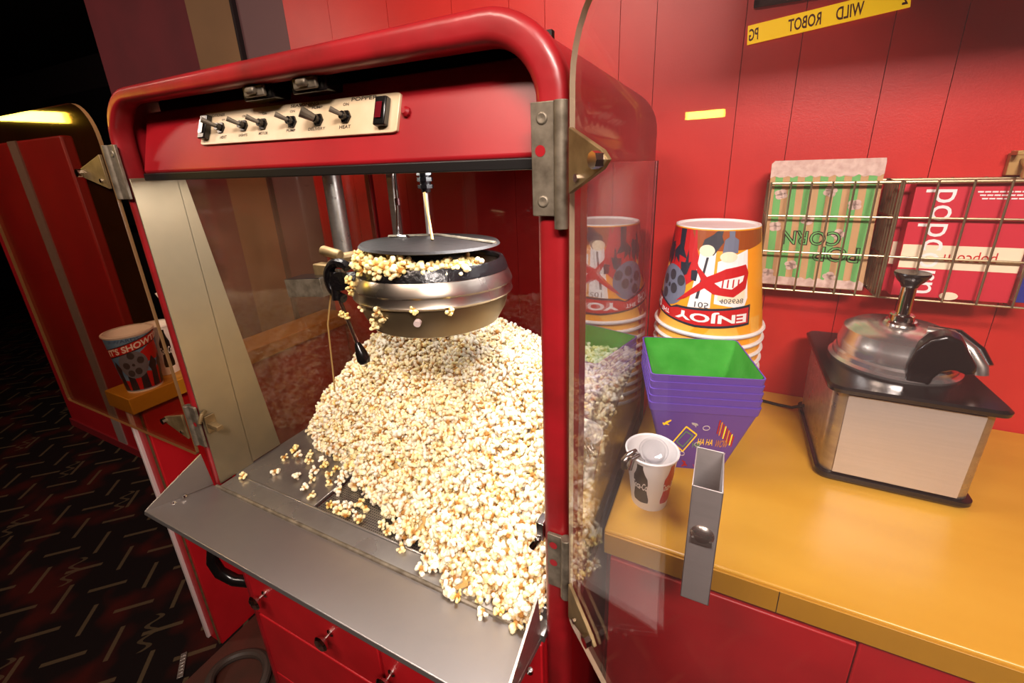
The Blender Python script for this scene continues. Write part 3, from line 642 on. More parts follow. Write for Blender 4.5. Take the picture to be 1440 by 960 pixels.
# the rest of the heap: one mass
Vs, Fs, Cs = [], [], []; off = 0
for i in range(len(P_)):
    if i in near: continue
    V, C = VAR2[rng.randint(NV)]; q = rng.randn(4); q /= np.linalg.norm(q); a, b2, c2, d2 = q
    Rm = np.array([[1-2*(c2*c2+d2*d2), 2*(b2*c2-a*d2), 2*(b2*d2+a*c2)], [2*(b2*c2+a*d2), 1-2*(b2*b2+d2*d2), 2*(c2*d2-a*b2)], [2*(b2*d2-a*c2), 2*(c2*d2+a*b2), 1-2*(b2*b2+c2*c2)]])
    Vs.append((V@Rm.T)*rng.uniform(.028, .038)+P_[i, :3]); Cs.append(C*rng.uniform(.86, 1.0)*(np.array([1, .95, .78]) if rng.rand() < .22 else np.array([1, 1, 1]))); Fs.append(I2[1]+off); off += len(V)
# body of the heap under the loose top layer
nx, ny = 90, 70; gx = np.linspace(X0, X1, nx); gy = np.linspace(Y0+.02, Y1, ny); GX, GY = np.meshgrid(gx, gy, indexing='ij'); HH = heap(GX, GY)-.022
HH = np.maximum(HH, -.02); Vb = np.stack([GX, GY, FL+HH], -1).reshape(-1, 3)
idx = np.arange(nx*ny).reshape(nx, ny); a = idx[:-1, :-1].ravel(); b2 = idx[1:, :-1].ravel(); c2 = idx[1:, 1:].ravel(); d2 = idx[:-1, 1:].ravel()
hm = HH.reshape(-1); Fb = np.concatenate([np.stack([a, b2, c2], 1), np.stack([a, c2, d2], 1)])
Fb = Fb[(hm[Fb] > .0).all(1)]
Vs.append(Vb); Cs.append(np.tile(np.array(srgb('#d9b06a')[:3]), (len(Vb), 1))); Fs.append(Fb+off)
V = np.vstack(Vs); C = np.vstack(Cs); F = np.vstack(Fs)
o0 = L2W((-1.3, .7, FL)); V = V*S+np.array([0, 0, H])-np.array(o0[:])
me = colmesh('popcorn_heap', V, F, C, K['corn']); hp = bpy.data.objects.new('popcorn_heap', me); COL.objects.link(hp); hp.location = o0
tag(hp, 'big bright heap of popped corn filling the cabinet under the kettle', 'popcorn', kind='stuff')
# popcorn pushing up between kettle and lid
rs = np.random.RandomState(5); kp = []
for k in range(3000):
    a = rs.uniform(-PI*1.02, -.15); rr = rs.uniform(.23, .318); z = rs.uniform(-.385, -.338)
    if a > -PI*.40 and (z > -.358 or rr > .295): continue
    kp.append((KX+rr*math.cos(a), KY+rr*math.sin(a), z))
sel = []
for p in kp:
    if all((p[0]-q[0])**2+(p[1]-q[1])**2+(p[2]-q[2])**2 > .024**2 for q in sel): sel.append(p)
sel = sorted(sel, key=lambda p: p[1]-.5*p[2])[:125]
for p in sel: put(KMY[rs.randint(NV)], p, rs.uniform(.029, .037), 'buttery yellow popcorn piece pushing out between the kettle rim and its lid', 'popcorn spilling under the kettle lid', rs)
for (dx, z) in ((-.27, -.46), (-.33, -.50), (-.20, -.545), (-.02, -.52), (.17, -.50), (.30, -.515), (-.10, -.575), (-.11, -.60), (-.28, -.43), (-.02, -.55)):
    dx *= .83; rr = .352 if z > -.54 else .320; a = -PI/2+math.asin(max(-1, min(1, dx/rr)))
    put(KMY[rs.randint(NV)], (KX+rr*math.cos(a), KY+rr*math.sin(a), z), rs.uniform(.022, .028), 'popcorn piece stuck to the outside of the metal kettle', 'popcorn stuck on the kettle side', rs)
for p in ((-1.575, .33, -.635), (-1.545, .33, -.64)): put(KMY[3], p, .02, 'small popcorn piece caught on the kettle dump handle', 'popcorn caught on the dump handle', rs)

# ================================================================== RIGHT COUNTER THINGS
# --- popcorn buckets, upside down stack
BX, BY = -.035, 1.565
def bucket():
    t = thing('popcorn_bucket', (BX, BY, -.90), 'orange printed popcorn bucket, upside down, topmost of the tall stack', 'bucket', 'upside-down popcorn buckets')
    zt, zb, rt, rb = -.335, -.90, .213, .283
    bm = nb(); lathe(bm, [(0, zt-.012), (rt-.012, zt-.012), (rt-.010, zt), (rt-.002, zt), (rt, zt-.006), (rb, zb), (rb-.01, zb), (rt-.012, zt-.03), (0, zt-.03)], (BX, BY, 0), 72)
    for f in bm.faces:
        c = f.calc_center_median(); rr = math.hypot(c.x-BX, c.y-BY)
        f.material_index = 1 if (rr > .212 and abs(f.normal.z) < .5 and c.z < zt-.003) else 0
    finish(bm, 'body', ['white', 'orange'], t)
    bm = nb(); lathe(bm, [(rb-.004, zb+.016), (rb+.010, zb+.017), (rb+.014, zb+.008), (rb+.010, zb-.002), (rb-.004, zb-.002)], (BX, BY, 0), 72); finish(bm, 'rolled_rim', 'white', t)
    # artwork: (px, py) read off the bucket as drawn, 600..1155 across and 340..880 down
    def fn(off):
        def f(px, py):
            v = (py-345)/(885-345); v = max(0, min(1, v)); z = zt-.012+(zb+.03-zt)*v; rr = rt+(rb-rt)*((zt-z)/(zt-zb))+off
            cxp = 905; hw = 258+ (300-258)*v; s_ = (px-cxp)/hw; ang = s_*1.35
            return Vector((BX+rr*math.sin(ang), BY-rr*math.cos(ang), z))
        return f
    bm = nb(); c = 24; mi = {n: i for i, n in enumerate(('redp', 'orange2', 'brownp', 'white', 'navy', 'grey', 'creamp', 'dgrey', 'orange'))}
    f1, f2, f3, f4, f5 = fn(.0008), fn(.0016), fn(.0024), fn(.0032), fn(.004)
    dpoly(bm, [(560, 345), (825, 345), (835, 440), (870, 570), (800, 640), (700, 700), (640, 880), (560, 880)], f1, mi['redp'], c)
    dpoly(bm, [(800, 345), (1160, 345), (1160, 415), (1060, 440), (840, 450)], f1, mi['brownp'], c)
    dpoly(bm, [(560, 800), (1160, 800), (1160, 885), (560, 885)], f1, mi['orange2'], c)
    dpoly(bm, [(900, 800), (950, 800), (900, 885), (840, 885)], f2, mi['orange'], c); dpoly(bm, [(1010, 800), (1090, 800), (1100, 885), (1040, 885)], f2, mi['orange'], c)
    dpoly(bm, [(640, 440), (655, 430), (650, 520), (690, 600), (740, 560), (760, 600), (800, 640), (720, 720), (640, 720), (600, 740), (570, 720), (650, 600)], f2, mi['orange2'], c)
    for pts in ([(735, 345), (770, 345), (768, 450), (790, 500), (745, 485), (750, 530), (722, 500), (715, 540), (705, 470), (738, 430)],
                [(660, 380), (672, 430), (700, 420), (690, 540), (675, 500), (655, 560), (640, 500), (628, 510), (645, 440)],
                [(795, 450), (802, 520), (815, 510), (800, 580), (770, 600), (760, 520), (785, 520)], [(820, 555), (850, 550), (845, 610), (822, 605)],
                [(690, 430), (705, 440), (700, 520), (680, 560), (672, 500)]):
        dpoly(bm, pts, f3, mi['navy'], c)
    dpoly(bm, [(850, 440), (915, 455), (912, 742), (820, 752), (838, 600)], f2, mi['white'], c); dpoly(bm, [(925, 500), (1050, 440), (1066, 690), (1050, 745), (925, 718)], f2, mi['white'], c)
    dpoly(bm, [(937, 560), (1040, 520), (1052, 680), (1040, 720), (937, 700)], f3, mi['creamp'], c)
    dpoly(bm, [(878, 480), (888, 480), (862, 700), (850, 700)], f3, mi['dgrey'], c)
    dpoly(bm, [(1045, 515), (1062, 560), (1052, 640), (1000, 682), (920, 668), (882, 640), (800, 712), (760, 735), (868, 605), (845, 555), (820, 440), (850, 530), (888, 580), (960, 535)], f4, mi['redp'], c)
    dpoly(bm, [(920, 610), (960, 590), (1040, 570), (1035, 600), (990, 640), (945, 632)], f5, mi['white'], c)
    for x in (950, 970, 992, 1014): dpoly(bm, [(x, 590), (x+6, 588), (x+4, 632), (x-2, 632)], fn(.0048), mi['redp'], c)
    dell(bm, 715, 655, 88, 112, f3, mi['grey'], c, 28)
    for hx, hy2 in ((668, 638), (722, 600), (738, 672), (680, 710), (775, 620)): dell(bm, hx, hy2, 21, 30, f4, mi['dgrey'], c, 16)
    dell(bm, 704, 660, 9, 13, f4, mi['dgrey'], c, 12)
    dpoly(bm, [(912, 345), (936, 345), (932, 372), (942, 400), (905, 470), (850, 440), (862, 390), (895, 365)], f3, mi['dgrey'], c)
    dpoly(bm, [(960, 345), (985, 345), (985, 375), (1004, 390), (1004, 455), (940, 460), (945, 390), (962, 375)], f3, mi['grey'], c)
    dell(bm, 877, 446, 32, 30, f4, mi['creamp'], c); dell(bm, 967, 475, 36, 27, f4, mi['creamp'], c)
    dtext(bm, '405698', 945, 1045, 690, 715, lambda x, y: f4(x, y), mi['dgrey'], c, rot180=False, flipx=False)
    dtext(bm, '105', 850, 905, 715, 745, f4, mi['dgrey'], c)
    # banner, read upside down
    def arc(px, py): return py+18*math.cos((px-860)/300*1.2)-8
    def bf(off):
        g_ = fn(off); return lambda x, y: g_(x, arc(x, y))
    dpoly(bm, [(560, 700), (660, 730), (740, 765), (770, 745), (1082, 722), (1082, 830), (860, 842), (700, 825), (545, 800)], bf(.0045), mi['navy'], c)
    dpoly(bm, [(565, 715), (655, 742), (735, 772), (775, 757), (1074, 735), (1074, 818), (860, 830), (700, 815), (552, 788)], bf(.0052), mi['redp'], c)
    # image v grows downward, so text is placed with v up = py down => reads upside down in the picture
    up = bf(.006)
    dtext(bm, 'ENJOY', 770, 1064, 752, 812, lambda x, y: up(770+1064-x, y), mi['white'], c, bold=.03)
    dtext(bm, 'THE', 675, 735, 785, 808, lambda x, y: up(675+735-x, y), mi['white'], c, bold=.02)
    dtext(bm, 'SHOW', 556, 662, 745, 798, lambda x, y: up(556+662-x, y), mi['white'], c, bold=.03)
    finish(bm, 'printed_artwork', ['redp', 'orange2', 'brownp', 'white', 'navy', 'grey', 'creamp', 'dgrey', 'orange'], t, smooth=0)
    return t
b0 = bucket(); NBK = 9
for k in range(1, NBK+1):
    c = dup(b0, (0, 0, -.0605*k)); c['label'] = 'upside-down popcorn bucket in the stack, only its white rim showing below the top one'
# --- square plastic tubs
TX, TY, TR = -.055, 1.035, math.radians(15)
def tub(zt, first):
    t = thing('popcorn_tub', (TX, TY, zt-.43), 'purple square popcorn tub with bright green inside, topmost of its stack', 'tub', 'purple plastic popcorn tubs')
    Rz = Matrix.Translation((TX, TY, 0)) @ Matrix.Rotation(TR, 4, 'Z')
    def ring(hx, hy2, z, r_=.02): return [Rz @ Vector((x, y, z)) for x, y in rrect(2*hx, 2*hy2, r_, 4)]
    zb = zt-.43
    bm = nb(); ring_loft(bm, [ring(.13, .12, zb), ring(.228, .208, zt-.045), ring(.232, .212, zt-.042), ring(.238, .218, zt), ring(.232, .212, zt)]); 
    finish(bm, 'outer_shell', 'purple', t, smooth=40)
    # remove top cap for open tub: inner surface separate
    o = t.children[-1] if False else None
    bm = nb(); ring_loft(bm, [ring(.230, .210, zt+.0005), ring(.222, .202, zt-.06), ring(.125, .115, zb+.012)], caps=False); bm.faces.new([bm.verts.new(p) for p in ring(.125, .115, zb+.012)])
    finish(bm, 'inner_lining', 'green', t, smooth=40)
    return t, Rz, zb
def open_top(o):
    m_ = o.data; b_2 = bmesh.new(); b_2.from_mesh(m_); zmax = max(v.co.z for v in b_2.verts)
    ff = [f for f in b_2.faces if len(f.verts) > 8 and all(v.co.z > zmax-1e-4 for v in f.verts)]
    bmesh.ops.delete(b_2, geom=ff, context='FACES'); b_2.to_mesh(m_); b_2.free()
t0, Rz, zb0 = tub(-.90, True); open_top(bpy.data.objects['outer_shell'])
for k in range(1, 5):
    c = dup(t0, (0, 0, -.0355*k)); c['label'] = 'purple square popcorn tub nested in the stack, only its rim band showing'
low = None
# print on the lowest tub's front
zt = -.90-.0355*4; zb = zt-.43
c['label'] = 'lowest purple square tub of the stack, its front printed with colourful doodles'
bm = nb()
def tf(off):
    def f(a, v):  # a -1..1, v 0 bottom..1 top
        hx = .13+(.228-.13)*v; hy2 = .12+(.208-.12)*v; z = zb+(zt-.045-zb)*v
        return Rz @ Vector((a*hx, -hy2-off, z))
    return f
g1 = tf(.002); rs = np.random.RandomState(3)
cols = ['redp', 'orange', 'signy', 'greenp', 'white', 'pinkp']
def strok(pts, w_, mi):
    for (x0, y0), (x1, y1) in zip(pts, pts[1:]):
        d = Vector((x1-x0, (y1-y0))); 
        if d.length < 1e-5: continue
        n = Vector((-d.y, d.x)).normalized()*w_; dpoly(bm, [(x0+n.x, y0+n.y), (x1+n.x, y1+n.y), (x1-n.x, y1-n.y), (x0-n.x, y0-n.y)], g1, mi)
strok([(-.62, .50), (-.30, .78), (-.05, .66), (-.36, .36), (-.62, .50)], .012, 2)
strok([(-.52, .52), (-.3, .70), (-.14, .64), (-.36, .44), (-.52, .52)], .008, 3)
for k in range(9): strok([(.35+k*.05, .92-k*.03), (.38+k*.055, .70-k*.025)], .014, [0, 1, 0, 2][k % 4])
for cx_, cy_ in ((-.7, .82), (-.12, .84), (-.72, .30), (.1, .36), (.75, .35), (-.3, .14), (.05, .12)):
    pts = [(cx_, cy_)]
    for k in range(7): pts.append((cx_+rs.uniform(-.11, .11), cy_+rs.uniform(-.06, .06)))
    strok(pts, .009, rs.randint(6))
for cx_, cy_ in ((.12, .78), (-.38, .32), (.42, .34), (.63, .22), (.0, .0+.5)):
    strok([(cx_+.07*math.cos(a), cy_+.035*math.sin(a)) for a in [q*PI/6 for q in range(13)]], .006, 4)
dtext(bm, 'HA HA', .0, .36, .50, .60, g1, 2); dtext(bm, 'HA', -.12, .08, .44, .53, g1, 3); dtext(bm, 'WOW', .42, .72, .48, .60, g1, 1)
finish(bm, 'doodle_print', cols, c, smooth=0) if False else None
c['_o'] = [*c.location]
finish(bm, 'doodle_print', cols, c, smooth=0)

# --- paper soda cup with tongs/scoop inside
def cone_fn(cx, cy, r0, z0, r1, z1, rot=0):
    def fn(off):
        def f(a, v):
            rr = r0+(r1-r0)*v+off; z = z0+(z1-z0)*v; t_ = math.radians(a)+rot
            return Vector((cx+rr*math.sin(t_), cy-rr*math.cos(t_), z))
        return f
    return fn
def bottle(bm, fn, ac, m_dark, m_wh, sc_=1.0, text=True, off=.0008):
    prof = [(0, .10), (.34, .12), (.36, .2), (.30, .32), (.26, .42), (.31, .54), (.29, .66), (.18, .76), (.12, .86), (.12, .93)]
    w_ = 46*sc_; pts = [(ac+p[0]*w_*1.4, .05+p[1]*.95) for p in prof]+[(ac-p[0]*w_*1.4, .05+p[1]*.95) for p in prof[::-1]]
    dpoly(bm, pts, fn(off), m_dark, 6)
    if text: dtext(bm, 'Coca-Cola', ac-w_*.52, ac+w_*.58, .43, .58, fn(off+.001), m_wh, 6, shear=.35, bold=.02)
cx, cy = -.185, .632
sc1 = thing('paper_cup', (cx, cy, CZ), 'white paper soda cup printed with a dark bottle, holding clear scoops, at the counter front', 'cup')
CH = .262
bm = nb(); lathe(bm, [(0, CZ+.02), (.070, CZ+.02), (.070, CZ+.001), (.076, CZ), (.108, CZ+CH), (.104, CZ+CH), (.072, CZ+.03), (0, CZ+.03)], (cx, cy, 0), 56); finish(bm, 'body', 'white', sc1)
bm = nb(); lathe(bm, [(.106, CZ+CH-.008), (.1125, CZ+CH-.006), (.1135, CZ+CH+.002), (.108, CZ+CH+.006), (.104, CZ+CH)], (cx, cy, 0), 56); finish(bm, 'rolled_rim', 'white', sc1)
fn = cone_fn(cx, cy, .076, CZ, .108, CZ+CH)
bm = nb(); bottle(bm, fn, -18, 0, 1); bottle(bm, fn, 62, 2, 1); bottle(bm, fn, -100, 2, 1); finish(bm, 'printed_bottles', ['blackp', 'white', 'redp'], sc1, smooth=0)
bm = nb(); T = Matrix.Translation((cx+.005, cy+.02, CZ+CH-.035)) @ Matrix.Rotation(math.radians(25), 4, 'X')
lathe(bm, [(.058, .035), (.062, .030), (.055, 0), (.035, -.03), (0, -.038)], (0, 0, 0), 32, T=T); lathe(bm, [(.05, .033), (.048, 0), (.03, -.025), (0, -.03)], (0, 0, 0), 32, T=T)
o = finish(bm, 'portion_cup', 'clearp', origin=(cx, cy, CZ+.2)); tag(o, 'small clear plastic cup nested inside the white soda cup', 'cup')
bm = nb(); e = Vector((cx-.082, cy-.085, CZ+CH+.004))
tube(bm, [e+Vector((.05, .06, -.06)), e+Vector((.02, .02, .012)), e, e+Vector((-.015, -.012, -.02)), e+Vector((-.016, -.014, -.06))], .014, 10, radii=[.008, .012, .016, .018, .013])
tube(bm, [e+Vector((.06, .03, -.05)), e+Vector((.04, .0, .01)), e+Vector((.018, -.018, .0)), e+Vector((.01, -.03, -.045))], .010, 10)
o = finish(bm, 'metal_clip', 'chrome'); tag(o, 'shiny curled metal clip hooked over the rim of the white soda cup', 'clip')

# --- stainless scoop holder hooked on the counter front
x0, x1, y0, y1, z1, z0 = -.010, .078, .170, .374, -.945, -1.40
t = thing('scoop_holder', (.035, .33, z0), 'tall open stainless scoop holder fixed to the front edge of the yellow counter', 'holder')
bm = nb(); th = .004
for a in ((x0, x1, y0, y0+th), (x0, x1, y1-th, y1), (x0, x0+th, y0, y1), (x1-th, x1, y0, y1)): box(bm, a[0], a[1], a[2], a[3], z0, z1)
box(bm, x0, x1, y0, y1, z0, z0+th); finish(bm, 'sleeve', 'brush', t, bevel=.0015)
bm = nb(); T = Matrix.Translation(((x0+x1)/2, y0, -1.12)) @ Matrix.Rotation(PI/2, 4, 'X'); lathe(bm, [(0, .016), (.02, .014), (.034, .004), (.036, 0)], (0, 0, 0), 28, T=T); box(bm, (x0+x1)/2-.03, (x0+x1)/2+.03, y0-.012, y0, -1.15, -1.13); finish(bm, 'front_boss', 'steel', t)

# --- topping dispenser
def disp():
    t = thing('topping_dispenser', (.8, 1.42, CZ), 'square stainless warmer with black top and pump lid on the yellow counter', 'dispenser')
    ax0, ax1, ay0, ay1 = .51, 1.06, 1.075, 1.74
    cxx, cyy = (ax0+ax1)/2, (ay0+ay1)/2
    def ring(w_, d_, z, r_=.05): return [(cxx+x, cyy+y, z) for x, y in rrect(w_, d_, r_, 8)]
    W_, D_ = ax1-ax0, ay1-ay0
    bm = nb(); ring_loft(bm, [ring(W_-.02, D_-.02, CZ+.04), ring(W_-.01, D_-.01, -.985)]); finish(bm, 'housing', 'steel', t, smooth=30)
    bm = nb(); prism(bm, [(-W_/2+.055, CZ+.055), (W_/2-.06, CZ+.055), (W_/2-.05, -1.0), (-W_/2+.055, -1.0)], lambda x, z: (cxx+x, ay0+.006, z), lambda x, z: (cxx+x, ay0-.002, z)); finish(bm, 'front_panel', 'brush', t)
    bm = nb(); ring_loft(bm, [ring(W_, D_, CZ+.012), ring(W_+.012, D_+.012, CZ+.02), ring(W_+.012, D_+.012, CZ+.04), ring(W_-.01, D_-.01, CZ+.045)]); 
    for x in (ax0+.08, ax1-.08):
        for y in (ay0+.08, ay1-.08): lathe(bm, [(.03, CZ), (.03, CZ+.014)], (x, y, 0), 14, cap=True)
    finish(bm, 'base_trim', 'blackgloss', t)
    bm = nb(); ring_loft(bm, [ring(W_+.0, D_+.0, -.992), ring(W_+.045, D_+.045, -.985), ring(W_+.05, D_+.05, -.968), ring(W_+.03, D_+.03, -.958)]); finish(bm, 'top_deck', 'blackgloss', t, smooth=30)
    c = (.79, 1.43, 0)
    bm = nb(); lathe(bm, [(.245, -.958), (.25, -.945), (.235, -.935), (.232, -.915), (.222, -.905), (.222, -.86), (.214, -.845), (.206, -.80), (.17, -.775), (.05, -.765), (0, -.764)], c, 64); ld = finish(bm, 'pump_lid', mat('satin_steel_lid', '#dedad7', .22, .9), t); ld['_o'] = t['_o']
    bm = nb(); lathe(bm, [(.062, -.77), (.065, -.755), (.058, -.745), (.048, -.745), (.046, -.72), (.04, -.715), (.028, -.715), (.028, -.56)], c, 24); finish(bm, 'pump_tube', 'chrome', ld)
    bm = nb(); lathe(bm, [(.03, -.585), (.036, -.57), (.05, -.555), (.062, -.535), (.066, -.525), (.064, -.517), (.04, -.520), (0, -.522)], c, 28); finish(bm, 'pump_knob', 'blackgloss', ld)
    # curved black guard and chrome spout to the right front
    bm = nb()
    gp = [(.775, -.955), (.77, -.87), (.785, -.80), (.82, -.745), (.87, -.72), (.92, -.74), (.985, -.84), (.99, -.875), (.96, -.885), (.92, -.87), (.885, -.885), (.865, -.92), (.86, -.955)]
    prism(bm, gp, lambda x, z: (x, 1.185, z), lambda x, z: (x+.02, 1.27, z+.01)); finish(bm, 'spout_guard', 'blackgloss', t, bevel=.014, bseg=3)
    bm = nb(); tube(bm, [(.86, 1.34, -.76), (.93, 1.31, -.755), (.985, 1.27, -.80), (1.02, 1.24, -.86), (1.025, 1.235, -.89)], .024, 14); finish(bm, 'spout', 'steel', t)
    bm = nb(); tube(bm, [(.90, 1.40, -.77), (.98, 1.38, -.77), (1.04, 1.33, -.82), (1.06, 1.29, -.87)], .022, 12); finish(bm, 'spout_arm', 'blackgloss', t)
    bm = nb(); pts = [(.525, 1.62, CZ+.08), (.47, 1.66, CZ+.03), (.40, 1.70, CZ+.012), (.30, 1.72, CZ+.012), (.24, 1.78, CZ+.012), (.22, 1.87, CZ+.012)]; tube(bm, pts, .009, 8); finish(bm, 'power_cord', 'rubber', t)
disp()

# ================================================================== WALL BASKETS
def wire_basket(x0, x1, yF, lab, nv):
    t = thing('wire_basket', ((x0+x1)/2, 1.8, -.70), lab, 'basket', 'wire baskets on the red wall')
    yB = WY-.012; zt, zb = -.135, -.70
    r_ = .0055
    def rect(z, r2=r_, yf=yF):
        bm = nb(); tube(bm, [(x0, yf, z), (x1, yf, z), (x1, yB, z), (x0, yB, z)], r2, 8, closed=True); return bm
    bm = rect(zt, .008); finish(bm, 'top_rail', 'wire', t)
    bm = nb()
    for z in (-.30, -.49): tube(bm, [(x0, yB, z), (x0, yF, z), (x1, yF, z), (x1, yB, z)], r_, 8)
    tube(bm, [(x0, yF, zb), (x1, yF, zb), (x1, yB, zb), (x0, yB, zb)], r_, 8, closed=False)
    finish(bm, 'cross_wires', 'wire', t)
    bm = nb()
    for k in range(nv+1):
        x = x0+(x1-x0)*k/nv; tube(bm, [(x, yF-.006, zt+.006), (x, yF-.006, zb), (x, yB, zb), (x, yB, zt+.01)], r_*.9, 6)
    for k in range(1, 3):
        y = yF+(yB-yF)*k/3
        for x in (x0, x1): tube(bm, [(x, y, zt), (x, y, zb)], r_*.9, 6)
    finish(bm, 'upright_wires', 'wire', t); return t
wire_basket(.20, .735, 1.64, 'left wire basket on the red wall, holding green striped popcorn bags', 6)
wire_basket(.745, 1.36, 1.64, 'right wire basket on the red wall, holding rose red popcorn boxes', 5)
bm = nb(); box(bm, 1.17, 1.26, WY-.03, WY-.002, -.12, -.02); box(bm, 1.165, 1.19, WY-.09, WY-.03, -.03, -.01); box(bm, 1.235, 1.265, WY-.09, WY-.03, -.03, -.01); tube(bm, [(1.215, WY-.03, -.05), (1.215, WY-.08, -.09), (1.215, WY-.07, -.13)], .012, 8)
o = finish(bm, 'wall_bracket', 'tan', bevel=.003); tag(o, 'tan metal hook bracket on the wall above the right wire basket', 'bracket')
# green striped bags
def bag(y, first, dx=0, dz=0):
    t = thing('popcorn_bag', (.45+dx, y, -.69+dz), 'green and kraft striped popcorn bag, front one in the left wire basket', 'bag', 'striped popcorn bags in the left basket')
    xa, xb, za, zb_ = .212+dx, .69+dx, -.69+dz, -.035+dz
    Q = lambda x, z, off=0: Vector((x-(.03*(z-za)), y-off-.04*(z-za), z))
    bm = nb()
    prism(bm, [(xa, za), (xb, za), (xb, zb_), (xa, zb_-.006)], lambda x, z: Q(x, z, -.012), lambda x, z: Q(x, z, 0)); finish(bm, 'sleeve', 'kraft', t, bevel=.002)
    bm = nb(); n = 7; w_ = (xb-xa)
    for k in range(n):
        c = xa+w_*(k+.62)/(n+.25); dpoly(bm, [(c-.017, za+.03), (c+.017, za+.03), (c+.017, zb_-.06), (c-.017, zb_-.06)], lambda x, z: Q(x, z, .0008), 0)
    # scalloped foam at top and bottom
    top = [(xa, zb_), (xb, zb_)]+[(xb-w_*k/24, zb_-.06-.014*abs(math.sin(k*1.9))) for k in range(25)]
    dpoly(bm, top, lambda x, z: Q(x, z, .0014), 1)
    bot = [(xb, za+.004), (xa, za+.004)]+[(xa+w_*k/24, za+.04+.014*abs(math.sin(k*1.7))) for k in range(25)]
    dpoly(bm, bot, lambda x, z: Q(x, z, .0014), 1)
    for fx, fz in ((.12, .76), (.57, .78), (.80, .68), (.10, .50), (.40, .56), (.70, .45), (.30, .18), (.08, .10), (.68, .10)):
        for q in range(4):
            a = q*PI/2+fx*9; dell(bm, xa+w_*fx+.014*math.cos(a), za+(zb_-za)*fz+.014*math.sin(a), .018, .015, lambda x, z: Q(x, z, .0016), 1, None, 10)
    # POP CORN, printed upside down in this view
    def word(s, x0_, x1_, z0_, z1_):
        dtext(bm, s, x0_-.004, x1_+.004, z0_-.004, z1_+.004, lambda x, z: Q(x, z, .0022), 2, rot180=True, bold=.035)
        dtext(bm, s, x0_, x1_, z0_, z1_, lambda x, z: Q(x, z, .0030), 3, rot180=True, bold=-.012)
    word('CORN', xa+.09, xa+.345, za+.235, za+.305); word('POP', xa+.24, xa+.435, za+.15, za+.225)
    finish(bm, 'print', ['greenp', 'foam', 'ink', 'greenp'], t, smooth=0)
    return t
g0 = bag(1.70, True)
for k, lab in ((1, 'striped popcorn bag just behind the front green striped one'), (2, 'striped popcorn bag third from the front of the left basket'), (3, 'striped popcorn bag at the back of the left basket, its edge showing right')):
    c = dup(g0, (.006*k, .028*k, .004*k)); c['label'] = lab
# rose red boxes
def rbox(y, lab, xa=.80, xb=1.235):
    t = thing('popcorn_box', ((xa+xb)/2, y, -.69), lab, 'box', 'rose red popcorn boxes in the right basket')
    za, zb_ = -.69, -.145
    bm = nb(); box(bm, xa, xb, y, y+.07, za, zb_); finish(bm, 'carton', 'boxred', t, bevel=.003)
    bm = nb(); dpoly(bm, [(xa+.003, -.545), (xb-.003, -.545), (xb-.003, -.43), (xa+.003, -.43)], lambda x, z: (x, y-.0008, z), 0)
    f2 = lambda x, z: (x, y-.0016, z)
    dtext(bm, 'popcorn', xa+.04, xa+.15, za+.02, -.17, f2, 1, rot90=-1)
    dtext(bm, 'popcorn', xa+.165, xa+.35, -.505, -.455, f2, 2, rot180=True)
    for k, zz in enumerate((-.185, -.20, -.215)):
        x = xa+.22+.01*k
        while x < xb-.05: dpoly(bm, [(x, zz), (x+.02, zz), (x+.02, zz+.006), (x, zz+.006)], f2, 1); x += .024
    dell(bm, xa+.22, -.675, .035, .02, f2, 0)
    finish(bm, 'print', ['creamp', 'white', 'redp'], t, smooth=0); return t
r0_ = rbox(1.665, 'rose red popcorn box with a cream band, front one in the right wire basket')
c = dup(r0_, (-.02, .075, 0)); c['label'] = 'rose red popcorn box behind the front one in the right basket'
bm = nb(); prism(bm, [(1.27, -.69), (1.34, -.69), (1.36, -.42), (1.28, -.42)], lambda x, z: (x, 1.70, z), lambda x, z: (x, 1.76, z), 0); box(bm, 1.262, 1.362, 1.695, 1.70, -.69, -.55, 1)
o = finish(bm, 'marker_pack', ['white', mat('royal_blue_card', '#1c2f8c', .5)], bevel=.003); tag(o, 'small blue and white packet at the far right end of the right basket', 'packet')

# ================================================================== SIGN REFLECTION (AS A STRIP) AND FRAME ON WALL
SG = [(.012, .575), (.682, .645), (.672, .735), (.006, .665)]  # lit sign reflected in the right door, built here as a glowing strip
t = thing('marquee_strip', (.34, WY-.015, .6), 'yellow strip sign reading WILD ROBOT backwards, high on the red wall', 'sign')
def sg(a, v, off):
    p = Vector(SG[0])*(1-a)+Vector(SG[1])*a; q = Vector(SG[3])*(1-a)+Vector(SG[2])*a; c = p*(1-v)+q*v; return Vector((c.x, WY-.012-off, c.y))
bm = nb(); prism(bm, [(0, 0), (1, 0), (1, 1), (0, 1)], lambda a, v: sg(a, v, -.010), lambda a, v: sg(a, v, 0)); finish(bm, 'film', 'signy', t, bevel=.001)  # reflected sign face, its glow put into the material
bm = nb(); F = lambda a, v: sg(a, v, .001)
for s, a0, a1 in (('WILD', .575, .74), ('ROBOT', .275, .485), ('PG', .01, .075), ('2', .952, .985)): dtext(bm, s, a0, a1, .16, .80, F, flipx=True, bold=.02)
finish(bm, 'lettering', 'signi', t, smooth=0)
bm = nb()
fx0, fx1, fz0, fz1 = .022, .60, .745, 1.0
box(bm, fx0, fx1, WY-.03, WY-.002, fz0, fz0+.03); box(bm, fx0, fx1, WY-.03, WY-.002, fz1-.03, fz1); box(bm, fx0, fx0+.03, WY-.03, WY-.002, fz0, fz1); box(bm, fx1-.03, fx1, WY-.03, WY-.002, fz0, fz1)
t = thing('poster_frame', (.3, WY, .75), 'dark frame just entering the photo at the top, above the yellow strip sign', 'frame')
finish(bm, 'frame', 'dark', t, bevel=.004); bm = nb(); box(bm, fx0+.02, fx1-.02, WY-.012, WY-.002, fz0+.02, fz1-.02); finish(bm, 'backing', 'mauve', t)

